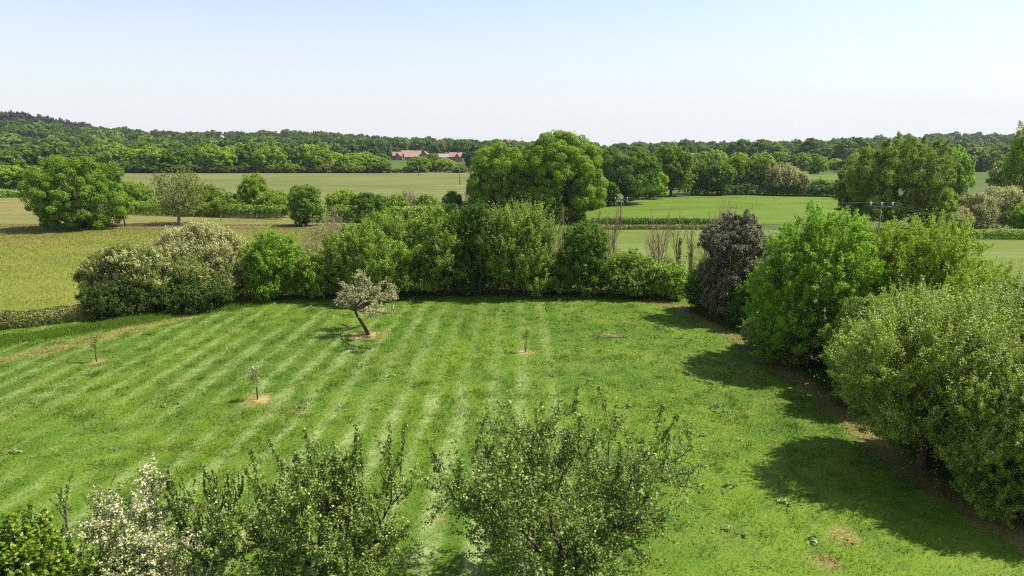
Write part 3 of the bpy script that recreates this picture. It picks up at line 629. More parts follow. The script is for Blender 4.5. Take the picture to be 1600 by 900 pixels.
# ---- bare coppice stems between the back hedge and the pasture
BARE = dict(r0=.05, num=[9, 8], len=[3.2, 2.2, 1.0], ang=[.55, .6], t0=[.22, .2], rr=[.55, .5], wob=[.06, .10, .12], trop=[.03, .05, .05], leaf_from=9)
def bare(px, base, top, wpx, stems, label, seed, ivy=False):
    rng = np.random.default_rng(seed); y = gy(base); h = zat(top, y); lines = []; tips = []
    for s in range(stems):
        a = rng.uniform(0, 6.28); rr = rng.uniform(0, .35)
        sp = dict(BARE); sp['len'] = [h * .62, h * .38, h * .18]
        grow(rng, (rr * math.cos(a), rr * math.sin(a), 0), (math.cos(a) * rr * .5, math.sin(a) * rr * .5, 1), sp['len'][0] * rng.uniform(.8, 1.1), .055, 0, sp, lines, tips)
    allp = np.concatenate([p for p, r in lines]); sx = (wpx / F * depth(y, h / 2)) / max(np.ptp(allp[:, 0]), .1); sz = h / allp[:, 2].max()
    lines = [(p * np.array([sx, sx, sz]), np.maximum(r, .012)) for p, r in lines]
    o = thing('bare_tree', label, 'tree', (xat(px, y, h / 2), y, 0), 0, 'bare leafless trees behind the hedge')
    part('trunk', tubes_mesh('trunk', [l for l in lines if l[1][0] > .05], 6), TWIG, o)
    part('twigs', tubes_mesh('twigs', [l for l in lines if l[1][0] <= .05], 4), TWIG, o)
    if ivy:
        k = 900; z = rng.uniform(0, h * .62, k); a = rng.uniform(0, 6.28, k); r = .22 * rng.uniform(.4, 1.3, k) * (1.15 - z / h)
        pt = np.stack([r * np.cos(a), r * np.sin(a), z], 1); part('ivy', quad_mesh('ivy', leaves(rng, pt, pt * np.array([1, 1, 0]) + np.array([0, 0, .2]) + rng.normal(size=(k, 3)) * .2, .16)), LM['under'], o)
bare(884, 452, 318, 34, 2, 'thin brown bare tree right behind the dark conical shrub on its left', 301)
bare(956, 450, 312, 40, 2, 'tall brown bare tree just left of the crossarm pole', 302)
bare(1030, 452, 322, 50, 3, 'widest bare tree, several brown stems fanning from one foot', 303)
bare(1062, 452, 322, 34, 1, 'bare tree with its stem clad in dark ivy', 304, True)
bare(1080, 456, 335, 26, 1, 'small bare tree with ivy at its foot, right of the tall ivy-clad one', 305, True)
bare(1103, 452, 330, 30, 2, 'slender bare tree between the small ivy-clad one and the purple tree', 306)
bare(1128, 450, 300, 44, 3, 'tallest bare tree, beside the top of the purple tree', 307)
bare(932, 440, 320, 16, 1, 'thinnest bare stem, showing left of the tall brown bare tree', 308)

# ---- trees in the fields
MID = [
 ('oak_tree', 'tree', 'broad round dark green oak standing alone on the left field edge', 121, 356.5, 238, 158, S('oak', mat='midoak', n=50, zb=-.10, rc=.115, fmin=.17, fmax=.3, core=.78, dr=1.0)),
 ('ash_tree', 'tree', 'thin pale olive tree with see-through crown right of the lone oak', 277, 350, 268, 86, S('sparse', mat='olive', bark=BARKG, tr=.03, zb=.05, gaps=.4)),
 ('round_tree', 'tree', 'small compact dark green round tree in the middle of the field hedge', 477, 353, 285, 62, S('oak', mat='midoak', zb=-.08, n=24)),
 ('oak_tree', 'tree', 'tallest tree in the view, a big green oak rising above the skyline', 874, 345, 203, 156, S('oak', zb=-.06, n=48, rc=.12, fmin=.18, fmax=.34, dr=1.0, gaps=.24, core=.76)),
 ('oak_tree', 'tree', 'green oak joined to the left side of the tallest oak', 788, 340, 221, 134, S('oak', zb=-.04, n=34, gaps=.24, core=.75)),
 ('oak_tree', 'tree', 'low bright green tree leaning out at the right foot of the tallest oak', 912, 343, 250, 66, S('brightoak', zb=.02)),
 ('oak_tree', 'tree', 'dark green oak right of the tallest oak, at the corner of the bright field', 978, 318, 227, 118, S('oak', mat='darkoak', zb=.03, n=24)),
 ('lime_tree', 'tree', 'pale green tree between the dark oak and the field hedge', 1050, 306, 228, 72, S('willow', gaps=0)),
 ('willow_tree', 'tree', 'largest tree on the right, a loose olive green willow behind the pole with three insulators', 1402, 362, 212, 162, S('willow', n=42, rc=.13, dr=1.0, gaps=.36, fmin=.17, fmax=.32)),
 ('willow_tree', 'tree', 'smaller olive willow on the left shoulder of the largest right-hand willow', 1336, 350, 246, 66, S('willow', zb=.03)),
 ('young_tree', 'tree', 'bright yellow green young tree at the right foot of the largest willow', 1458, 365, 288, 72, S('yellow', zb=.02)),
 ('poplar_tree', 'tree', 'narrow upright green poplar right of the largest willow', 1494, 356, 222, 46, S('poplar', mat='bright')),
 ('sallow_bush', 'bush', 'khaki blossoming bush directly right of the narrow poplar', 1524, 362, 302, 62, S('khaki')),
 ('sallow_bush', 'bush', 'widest khaki blossoming bush above the clipped hedge on the right', 1562, 358, 292, 76, S('khaki')),
 ('sallow_bush', 'bush', 'khaki bush low beside the clipped hedge under the yellow green tree', 1492, 366, 326, 50, S('khaki')),
 ('poplar_tree', 'tree', 'tall dark green poplar at the right edge of the view', 1594, 346, 195, 52, S('poplar', mat='oak', tr=.02)),
 ('green_bush', 'bush', 'green bush at the right edge above the clipped hedge', 1606, 366, 318, 56, S('shrub', mat='bright')),
 ('silver_tree', 'tree', 'pale silvery green tree left of the tall edge poplar', 1566, 335, 250, 44, S('willow', mat='pale')),
 ('dark_bush', 'bush', 'dark green bush between the tallest oak and the dark oak', 946, 322, 282, 46, S('darkoak')),
 ('dark_bush', 'bush', 'dark green bush between the dark oak and the pale tree', 1016, 311, 262, 56, S('oak', zb=-.05)),
 # the hedge line along the far side of the straw field
 ('field_bush', 'bush', 'olive bush right behind the lone oak in the field hedge', 216, 331, 287, 44, S('shrub', mat='willow')),
 ('field_bush', 'bush', 'green bush behind the thin pale olive tree', 322, 335, 290, 70, S('shrub', mat='hazel')),
 ('field_bush', 'bush', 'low olive bush between the thin pale tree and the yellow green bush', 362, 337, 303, 66, S('shrub', mat='willow')),
 ('field_bush', 'bush', 'yellow green upright bush in the field hedge left of the small round tree', 396, 336, 272, 44, S('yellow', zb=.02, elong=.2)),
 ('field_bush', 'bush', 'olive low bush touching the left of the small round tree', 428, 338, 300, 64, S('shrub', mat='willow')),
 ('field_bush', 'bush', 'yellow topped bush right of the small round tree, behind the wooden post', 536, 344, 297, 58, S('yellow', zb=.02)),
 ('field_bush', 'bush', 'widest dark green bush of the field hedge, right of the yellow topped one', 577, 346, 300, 70, S('darkoak', zb=.0)),
 ('field_bush', 'bush', 'mid green bush left of the leafless straw coloured bush', 614, 343, 305, 58, S('shrub', mat='willow')),
 ('field_bush', 'bush', 'low olive bush between the leafless bush and the dark bush by the oaks', 664, 338, 306, 44, S('shrub', mat='willow')),
 ('field_bush', 'bush', 'very dark bush just left of the oak joined to the tallest one', 708, 338, 300, 40, S('darkoak', zb=0)),
 ('twiggy_bush', 'bush', 'leafless straw coloured bush at the right end of the field hedge', 636, 341, 298, 36, S('mauve', mat='mauve')),
]
for i, (nm, cat, lab, px, b, t, w, st) in enumerate(MID):
    tree_px(nm, cat, lab, px, b, t, w, st, 400 + i, k=1.9)
# hedge line behind the bright field
FH = [(1088, 303, 250, 44, 'willow', 'mid green rounded'), (1122, 305, 247, 54, 'darkoak', 'darkest green dense'), (1150, 303, 241, 48, 'yellow', 'pale yellow green'), (1188, 303, 237, 62, 'willow', 'tallest olive green'),
      (1222, 305, 256, 52, 'khaki', 'rusty khaki topped'), (1246, 306, 268, 40, 'khaki', 'low khaki domed'), (1276, 306, 281, 46, 'darkoak', 'low dark'), (1308, 307, 284, 40, 'willow', 'lowest olive')]
for i, (px, b, t, w, st, how) in enumerate(FH):
    tree_px('hedgerow_tree', 'tree', how + ' tree in the hedge behind the bright green field', px, b, t, w, S(st, zb=.0), 450 + i, 'trees in the hedge behind the bright field', k=1.9)

# ---- clipped hedges
def hedge(pxline, width, height, L, cnt, mat, label, seed):
    r = np.random.default_rng(seed); P = np.array([gp(*q) for q in pxline]); o2 = P.mean(0); P = P - o2
    seg = np.hypot(*np.diff(P, axis=0).T); cum = np.concatenate([[0], np.cumsum(seg)])
    s = r.uniform(0, cum[-1], cnt); cx = np.interp(s, cum, P[:, 0]); cy = np.interp(s, cum, P[:, 1])
    i = np.clip(np.searchsorted(cum, s) - 1, 0, len(seg) - 1); dx = np.diff(P, axis=0)[i] / seg[i][:, None]; nx = np.stack([-dx[:, 1], dx[:, 0]], 1)
    a = r.uniform(-.12, PI + .12, cnt); bump = .75 + .5 * fbm(s * .7 + seed, a * .8, seed)
    u = np.sign(np.cos(a)) * np.abs(np.cos(a)) ** .6 * width / 2 * bump; z = np.abs(np.sin(a)) ** .55 * height * bump * r.uniform(.75, 1.05, cnt)
    pt = np.stack([cx + nx[:, 0] * u, cy + nx[:, 1] * u, .05 + z], 1)
    nr = np.stack([nx[:, 0] * np.cos(a), nx[:, 1] * np.cos(a), np.sin(a)], 1) + r.normal(size=(cnt, 3)) * .6
    o = part('hedge', quad_mesh('hedge', leaves(r, pt, nr, L)), LM[mat]); o.location = (o2[0], o2[1], 0); tag(o, label, 'hedge')
    return o
hedge([(-260, 545), (-60, 520), (60, 507), (150, 497)], 2.0, 1.15, .16, 30000, 'bramble', 'low brown and green bramble hedge at the left of the lawn', 1)
hedge([(925, 350.5), (1000, 350), (1140, 351)], 2.0, 1.0, .32, 5000, 'darkoak', 'dark straight clipped hedge between the pasture and the bright field', 2)
hedge([(920, 359), (1000, 358), (1140, 358.5)], 2.0, .7, .3, 4500, 'bramble', 'lower brownish hedge in front of the dark clipped hedge', 3)
hedge([(1440, 372), (1520, 372.5), (1700, 376)], 2.2, 1.4, .28, 9000, 'hazel', 'clipped green hedge below the khaki bushes on the right', 4)
hedge([(-120, 308), (-20, 308), (48, 308)], 3.5, 2.0, .5, 4000, 'hazel', 'clipped green hedge left of the lone oak', 5)

hedge([(200, 334), (300, 337), (450, 341.5)], 4.5, 2.6, .36, 12000, 'willow', 'rough olive hedge between the lone oak and the small round tree', 7)
hedge([(505, 346), (600, 347), (735, 341)], 4.5, 2.8, .36, 12000, 'hazel', 'rough green hedge right of the small round tree', 8)
hedge([(1075, 304), (1180, 304.5), (1330, 308)], 6, 3.2, .5, 9000, 'under', 'dark rough hedge at the far side of the bright field', 6)
# ---- apple trees in front of the camera and on the lawn
def near(px, top, y, wpx): 
    h = zat(top, y); return xat(px, y, h * .75), y, wpx / F * depth(y, h * .75), h
x, y, w, h = near(884, 650, 19.2, 405)
branch_tree('apple_tree', 'tree', 'large open-crowned apple tree with upright shoots at the bottom centre', x, y, dict(APPLE, num=[9, 12, 9]), 'apple', BARKR, .092, 11, fit=(w, h), per=4, spread=.10, shoots=44)
x, y, w, h = near(492, 682, 19.2, 290)
branch_tree('apple_tree', 'tree', 'dense green apple tree left of the large open one at the bottom', x, y, dict(APPLE, num=[9, 11, 9], len=[1.1, 2.0, 1.3, .7]), 'apple', BARKR, .09, 23, fit=(w, h), per=4, spread=.1, shoots=28)
x, y, w, h = near(312, 735, 19.6, 120)
branch_tree('apple_tree', 'tree', 'small dark apple tree with a few upright leafy shoots behind the white blossom', x, y, dict(APPLE, num=[4, 6, 6], trop=[.02, .2, .3, .3]), 'apple', BARKR, .078, 31, fit=(w, h), shoots=8)
x, y, w, h = near(210, 752, 18.4, 265)
branch_tree('blossom_tree', 'tree', 'apple tree covered in white blossom at the bottom left', x, y, dict(APPLE, num=[11, 11, 9], trop=[.02, .02, .03, .05], ang=[1.15, .9, .9]), 'apple', BARKG, .07, 47, fit=(w, h), blossom=.33, spread=.1)
x, y, w, h = near(22, 764, 15.6, 150)
branch_tree('glossy_tree', 'tree', 'bright glossy-leaved tree cut off by the bottom left corner', x, y, dict(APPLE, num=[9, 10, 8], len=[1.1, 1.6, 1.1, .6]), 'laurel', BARK, .12, 53, fit=(w * 1.15, h), per=6, step=.06, spread=.10)
x, y, w, h = near(104, 738, 17.4, 42)
branch_tree('young_apple', 'tree', 'single slender leafy shoot between the glossy tree and the blossom', x, y, dict(APPLE, r0=.05, num=[5, 4], len=[3.2, 1.2, .5], ang=[.5, .6], leaf_from=1), 'apple', BARKG, .075, 59, fit=(w, h), per=4)
# leaning apple in the lawn
x, y = gp(577, 524)
SPEC = dict(r0=.15, num=[6, 8, 6], len=[1.9, 1.9, .95, .45], ang=[1.05, .8, .7], t0=[.86, .25, .15], rr=[.5, .4, .4], wob=[.04, .2, .16, .12], trop=[.05, .10, .05, .03], leaf_from=2)
branch_tree('leaning_apple', 'tree', 'small grey leaved apple tree with a leaning trunk alone on the lawn', x, y, SPEC, 'applepale', BARKR, .11, 77, step=.06, per=4, spread=.11, d0=(-.34, 0, 1), recenter=True, zclip=1.55, fit=(102 / F * depth(y, 2.5), zat(425, y)))
# newly planted saplings
def sapling(px, base, top, label, seed, mat, n, gd):
    r = np.random.default_rng(seed); x, y = gp(px, base); h = zat(top, y)
    o = thing('sapling', label, 'young tree', (x, y, .06), 0, 'young trees planted in bare soil rings')
    lines = [(curve_pts(r, (0, 0, -.05), (.05, 0, h), 8, .04), np.linspace(.03, .008, 8))]; pts = []
    for k in range(14):
        z = h * r.uniform(.45, .95); a = r.uniform(0, 6.28); e = np.array([math.cos(a) * .22, math.sin(a) * .22, z + .28]); lines.append((curve_pts(r, (.03, 0, z), e, 4, .1), np.linspace(.012, .005, 4))); pts.append(e); pts.append((e + np.array([.03, 0, z])) / 2)
    part('stem', tubes_mesh('stem', lines, 5), BARK, o)
    P = np.array(pts)[r.integers(0, len(pts), n)] + r.normal(size=(n, 3)) * np.array([.07, .07, .11])
    part('crown', quad_mesh('crown', leaves(r, P, np.array([0, 0, .5]) + r.normal(size=(n, 3)), .09)), LM[mat], o)
    if gd: part('guard', MB().lathe([(.034, 0), (.038, .02), (.036, .75), (.03, .75)], 0, 0, 8).mesh('guard', True), solid('guard_plastic', (.035, .028, .025), .6), o)
sapling(402.5, 626, 574, 'young tree with pale leaves in the largest bare soil ring on the left', 1, 'applepale', 420, True)
sapling(151, 567, 527, 'young tree with dark leaves standing beside the dry path on the left', 2, 'apple', 330, True)
sapling(820.5, 552, 514, 'young tree with few leaves in the soil ring right of the lawn centre', 3, 'apple', 130, True)
# fallen twigs
x, y = gp(955, 528); r = np.random.default_rng(4)
part_lines = [(curve_pts(r, (r.normal() * .3, r.normal() * .2, .09), (r.normal() * .6, r.normal() * .35, .14 + r.random() * .12), 5, .2), np.linspace(.03, .01, 5)) for _ in range(9)]
fb = part('fallen_branch', tubes_mesh('fallen_branch', part_lines, 5), solid('dead_wood', (.45, .36, .27), .9)); fb.location = (x, y, .02); tag(fb, 'pale dead branch lying on the lawn in front of the low shrubs', 'branch')

# ================================================================== BENCH
x, y = gp(741.5, 461.6)
b = thing('park_bench', 'weathered brown wooden garden bench under the back hedge', 'bench', (x, y, .06), .03)
W2 = .62
mb = MB()
for k in range(5): mb.box(-W2, W2, -.21 + k * .088, -.21 + k * .088 + .072, .41, .435)
mb.box(-W2, W2, -.235, -.212, .34, .408); part('seat', mb.mesh('seat'), BENCHW, b)
mb = MB(); mb.box(-W2, W2, .225, .262, .82, .90).box(-W2, W2, .228, .258, .50, .555)
for k in range(11): mb.box(-W2 + .07 + k * .108, -W2 + .07 + k * .108 + .055, .234, .252, .553, .822)
part('backrest', mb.mesh('backrest'), BENCHW, b)
for sx in (-1, 1):
    part('leg', MB().box(sx * W2 - .032, sx * W2 + .032, -.30, -.237, 0, .63).mesh('leg'), BENCHW, b)
    part('leg', MB().box(sx * (W2 + .034) - .03, sx * (W2 + .034) + .03, .22, .285, 0, .92).mesh('leg'), BENCHW, b)
    part('armrest', MB().box(sx * W2 - .045, sx * W2 + .045, -.33, .218, .632, .665).mesh('armrest'), BENCHW, b)

# ================================================================== POLES AND WIRES
PORC = solid('porcelain', (.75, .72, .70), .35, (.65, .62, .6), 4, spec=.5)
STEEL = solid('galvanised_steel', (.15, .145, .14), .7, (.10, .097, .095), 6)
def pole(x, y, h, label, arm=0.0, rz=0.0, ins=3, r=.12):
    o = thing('utility_pole', label, 'utility pole', (x, y, 0), rz)
    part('post', MB().lathe([(r * 1.15, -.3), (r, h * .5), (r * .75, h - .02), (r * .5, h)], 0, 0, 10).mesh('post', True), POSTW, o)
    if arm:
        part('crossarm', MB().box(-arm, arm, -.10 - r, -.005 - r, h - .42, h - .28).mesh('crossarm'), STEEL, o)
        part('brace', MB().tube([(-arm * .5, -r - .02, h - .42), (0, -r - .02, h - 1.0)], .025, 5).tube([(arm * .5, -r - .02, h - .42), (0, -r - .02, h - 1.0)], .025, 5).mesh('brace'), STEEL, o)
        for k in range(ins):
            xx = -arm * .9 + 1.8 * arm * k / (ins - 1)
            part('insulator', MB().lathe([(.03, h - .28), (.03, h - .2), (.08, h - .18), (.055, h - .12), (.09, h - .10), (.07, h - .03), (.10, h), (.085, h + .06), (.03, h + .08)], xx, -.05 - r, 10).mesh('insulator', True), PORC, o)
    return o
yp = 64.0; hp = zat(317, yp); xp = xat(1377.5, yp, hp)
pole(xp, yp, hp, 'wooden pole carrying three white insulators in front of the big right willow', 1.02, -.25, r=.09)
y2 = gy(357); h2 = zat(309, y2); x2 = xat(971, y2, h2)
pole(x2, y2, h2, 'wooden pole with crossarm standing at the dark clipped hedge', 1.15, -.25)
y3 = gy(349); pole(xat(522.5, y3, 2), y3, zat(320, y3), 'short grey wooden post in front of the yellow topped bush', r=.13)
y4 = gy(354.5); pole(xat(193.5, y4, 2), y4, zat(326, y4), 'short brown wooden post at the right side of the lone oak', r=.14)
for px, bs, tp, lab in ((609.5, 271, 253, 'distant pole left of the red roofed houses'), (654, 274.5, 262, 'distant short pole at the far edge of the hay field'), (718.5, 289, 264, 'distant pole standing in the hay field left of the big oaks')):
    yy = gy(bs); pole(xat(px, yy, 3), yy, zat(tp, yy), lab, r=.15)
WIRE = solid('wire', (.30, .30, .31), .5)
def wire(a, bb, sag, label, r=.007):
    a = np.array(a, float); bb = np.array(bb, float); t = np.linspace(0, 1, 24)[:, None]; p = a + (bb - a) * t; p[:, 2] -= (sag * 4 * t * (1 - t))[:, 0]
    o = part('overhead_wire', tubes_mesh('overhead_wire', [(p - a, np.full(24, r))], 5), WIRE); o.location = a
    tag(o, label, 'wire', 'wires of the power line')
def arm_pt(x, y, h, k, rz, arm): 
    xx = -arm * .9 + .9 * arm * k; yy = -.17
    return (x + xx * math.cos(rz) - yy * math.sin(rz), y + xx * math.sin(rz) + yy * math.cos(rz), h + .09)
ye = 46.0
for k, side in enumerate(('left', 'middle', 'right')):
    e = (xat(1830, ye, 8) + (k - 1) * .9, ye + (k - 1) * .25, zat(400, ye))
    wire(arm_pt(xp, yp, hp, k, -.25, 1.02), e, .25, f'thin wire running right from the {side} white insulator')
    wire(arm_pt(x2, y2, h2, k, -.25, 1.15), arm_pt(xp, yp, hp, k, -.25, 1.02), .5, f'thin wire joining the {side} insulators of the two crossarm poles', .005)
# wire fence at the field hedge
yf = gy(346); fo = thing('wire_fence', 'thin wire fence with posts left of the small round tree', 'fence', (xat(430, yf), yf, 0))
xa = xat(345, yf) - xat(430, yf); xb = xat(515, yf) - xat(430, yf)
for k in range(7):
    q = xa + (xb - xa) * k / 6; part('post', MB().tube([(q, 0, -.1), (q, 0, 1.3)], .06, 6).mesh('post'), POSTW, fo)
for z in (.5, .9, 1.22): part('wire', MB().tube([(xa, -.075, z), (xb, -.075, z)], .014, 5).mesh('wire'), WIRE, fo)

# ================================================================== FAR TREES: shared meshes, each tree a thing
VAR = {}
def variant(key, mat, seed, n=20, zb=-.04, rc=.17, L=.05, elong=0.0, w=1.0):
    r = np.random.default_rng(seed); lobes = make_lobes(r, w / 2, w / 2, zb, 1.0, n, .28, .46, .7)
    Q = lobed_crown(r, lobes, rc * .5 * w, L, 1.25, elong, .35, .6, .12, zmin=.01)
    mc = quad_mesh('crown', Q); mc.materials.append(LM[mat])
    mt = tubes_mesh('trunk', limbs(r, lobes, 1.0, .028, .16, subs=2), 5); mt.materials.append(BARK)
    VAR[key] = (mc, mt)
for k in range(4): variant(f'oak{k}', 'oak', 600 + k, L=.05, rc=.16, n=16)
for k in range(3): variant(f'dark{k}', 'darkoak', 610 + k, L=.05, rc=.17, n=16)
for k in range(2): variant(f'pale{k}', 'willow', 620 + k, L=.05, elong=.05)
variant('yellow0', 'yellow', 630, L=.05); variant('con0', 'conifer', 640, n=10, L=.06, w=.6); variant('khaki0', 'khaki', 650, L=.05); variant('purple0', 'purple', 660, L=.055)
def far_tree(key, px, y, top, wpx, label, group, name='oak_tree', rz=None):
    x = xat(px, y, 5); z = float(H(x, y)); h = zat(top, y) - z; w = wpx / F * depth(y, 8)
    o = thing(name, label, 'tree', (x, y, z - .1), rz if rz is not None else (px * 1.7) % 6.28, group); o.scale = (w, w, h)
    for nm, me in zip(('crown', 'trunk'), VAR[key]): part(nm, me, None, o)
    return o
rr = random.Random(9)
keys = ['oak0', 'oak1', 'oak2', 'oak3', 'dark0', 'oak1', 'pale0', 'dark1']
px = 182; i = 0
while px < 600:                                  # belt of oaks along the far edge of the hay field
    w = rr.uniform(34, 54); top = np.interp(px, [180, 330, 420, 520, 525, 600], [229, 224, 224, 228, 238, 240]) + rr.uniform(-3, 5)
    if 505 < px < 528: top += 5
    far_tree(rr.choice(keys), px, gy(270) + rr.uniform(1, 16), top, w, 'green tree in the dense belt along the far edge of the hay field', 'trees of the belt behind the hay field'); px += w * rr.uniform(.34, .5); i += 1
px = 190
while px < 600:                                  # its underwood
    far_tree(rr.choice(['dark0', 'dark1', 'dark2', 'pale1']), px, gy(270.3), 256 + rr.uniform(-5, 3), rr.uniform(22, 32), 'low dark shrub at the foot of the belt behind the hay field', 'underwood of the belt behind the hay field', 'field_bush'); px += rr.uniform(15, 20)
far_tree('khaki0', 521, gy(270), 249, 16, 'pale khaki bush at the right end of the tree belt', None, 'field_bush')
for key, px, yy, top, w, lab in (
  ('oak2', 655, gy(269.5), 243, 36, 'green tree in front of the left red roofed house'), ('dark0', 672, gy(269), 247, 26, 'dark green tree in front of the gabled red house'),
  ('yellow0', 694, gy(269), 246, 36, 'yellow green tree in front of the grey roofed house'), ('con0', 733, gy(268), 234, 24, 'dark conifer left of the big oaks'), ('dark1', 640, gy(270), 258, 24, 'low dark bush below the left red roofed house'),
  ('pale0', 676, 600, 239, 22, 'bluish green tree between the gabled house and the grey roof'), ('dark2', 597, 470, 238, 24, 'dark tree left of the red roofed houses'), ('oak0', 620, gy(270), 262, 22, 'low green bush left of the distant pole'), ('pale1', 718, gy(270), 258, 30, 'low olive bush right of the yellow green tree'),
  ('oak3', 60, gy(296), 257, 60, 'green tree showing behind the left shoulder of the lone oak'), ('oak1', 14, gy(296), 257, 56, 'green tree at the left edge behind the clipped hedge'), ('dark0', 12, 360, 232, 46, 'dark round tree at the left edge in front of the hill'), ('oak2', -30, gy(296), 255, 60, 'green tree reaching in from the left edge'),
  ('purple0', 63, 500, 238, 22, 'reddish brown tree on the hillside above the lone oak'), ('oak0', 170, 400, 236, 46, 'green tree right behind the lone oak'), ('pale0', 92, 450, 226, 44, 'pale green tree on the hillside behind the lone oak')):
    far_tree(key, px, yy, top, w, lab, None)
SK = [(950, 229, 26), (975, 224, 30), (1002, 221, 26), (1026, 224, 22), (1044, 222, 26), (1072, 217, 22), (1098, 225, 26), (1120, 224, 24), (1155, 217, 30), (1138, 226, 24), (1196, 218, 38), (1222, 221, 26), (1243, 220, 26), (1270, 216, 30), (1296, 219, 28), (1320, 217, 26), (1344, 215, 26), (1176, 228, 26), (1210, 228, 30), (1256, 226, 30), (1285, 226, 30)]
for i, (px, top, w) in enumerate(SK):
    far_tree(('dark0', 'dark1', 'dark2')[i % 3], px, 560 + (i * 37) % 90, top - 1, w * 1.45, 'dark tree on the far skyline right of the tallest oak', 'dark trees on the right skyline')
for i in range(20):
    px = 1015 + i * 18 + rr.uniform(-6, 6); far_tree(rr.choice(['oak0', 'pale0', 'oak2', 'pale1', 'dark1', 'yellow0']), px, 360 + rr.uniform(0, 60), 240 + rr.uniform(-6, 8), rr.uniform(26, 40), 'green tree in the middle distance behind the hedge of the bright field', 'trees beyond the hedge of the bright field')
for i, px in enumerate((1453, 1458.5, 1463)):
    far_tree('con0', px, 1180, 205.5 + (i == 0), 6, 'one of three small dark pines close together on the right skyline', 'three pines on the right skyline', 'pine_tree', i)

# ---- distant woods, one mass each
def scatter(name, label, mat, pick, n, seed, hmin, hmax, tints, pine=False):
    r = np.random.default_rng(seed); Vs = []
    for k in range(6):
        lobes = make_lobes(r, .5, .5, .05, 1.0, 7, .32, .5, .7)
        Vs.append(lobed_crown(r, lobes, .16, .17 if not pine else .2, 1.1, 0, .35, .6, .05, zmin=.01))
    x, y = pick(r, n); z = H(x, y); Q = []; T = []
    for i in range(len(x)):
        v = Vs[r.integers(0, 6)]; h = r.uniform(hmin, hmax); w = h * r.uniform(.75, 1.3) * (.5 if pine else 1); a = r.uniform(0, 6.28); ca, sa = math.cos(a), math.sin(a)
        q = v.copy(); q[..., 0] = (v[..., 0] * ca - v[..., 1] * sa) * w + x[i]; q[..., 1] = (v[..., 0] * sa + v[..., 1] * ca) * w + y[i]; q[..., 2] = v[..., 2] * h + z[i] - .8
        Q.append(q); T.append(np.full(len(q) * 4, tints(r, x[i], y[i])))
    Q = np.concatenate(Q); T = np.concatenate(T)
    tag(part(name, quad_mesh(name, Q, {'tint': T}), LM[mat]), label, 'woodland', kind='stuff')
def pick_left(r, n):
    y = 400 + 1000 * r.random(n * 3) ** 1.25; px = r.uniform(-260, 930, n * 3); x = (px - 800) / F * y
    ok = (y > np.interp(px, [-260, 180, 200, 600, 601, 735, 740], [420, 430, 500, 520, 740, 740, 520]))
    ok &= ~((px < 95) & (px > 10) & (y > 470) & (y < 560)) & ~((px < 150) & (y > 960))
    return x[ok][:n], y[ok][:n]
def pick_right(r, n):
    y = 400 + 1000 * r.random(n * 3) ** 1.2; px = r.uniform(920, 1900, n * 3); x = (px - 800) / F * y
    ok = (y > np.interp(px, [920, 1330, 1340, 1900], [650, 650, 420, 300]))
    return x[ok][:n], y[ok][:n]
scatter('woodland', 'distant mixed wood covering the rising ground on the left', 'wood', pick_left, 1200, 71, 9, 20, lambda r, x, y: np.clip(.27 + r.normal() * .26 - max(y - 620, 0) * .0006, 0, .95))
scatter('woodland', 'distant mixed wood covering the rising ground on the right', 'wood', pick_right, 850, 72, 8, 17, lambda r, x, y: np.clip((.5 if x > .45 * y else .2) + r.normal() * .22 - max(y - 700, 0) * .0003, 0, .97))
def pick_pine(r, n):
    px = r.uniform(-260, 158, n * 2); y = r.uniform(1000, 1330, n * 2); x = (px - 800) / F * y
    return x[:n], y[:n]
scatter('pine_wood', 'dark pine wood along the crest of the left hill', 'pine', pick_pine, 420, 73, 16, 24, lambda r, x, y: r.uniform(0, .8), True)

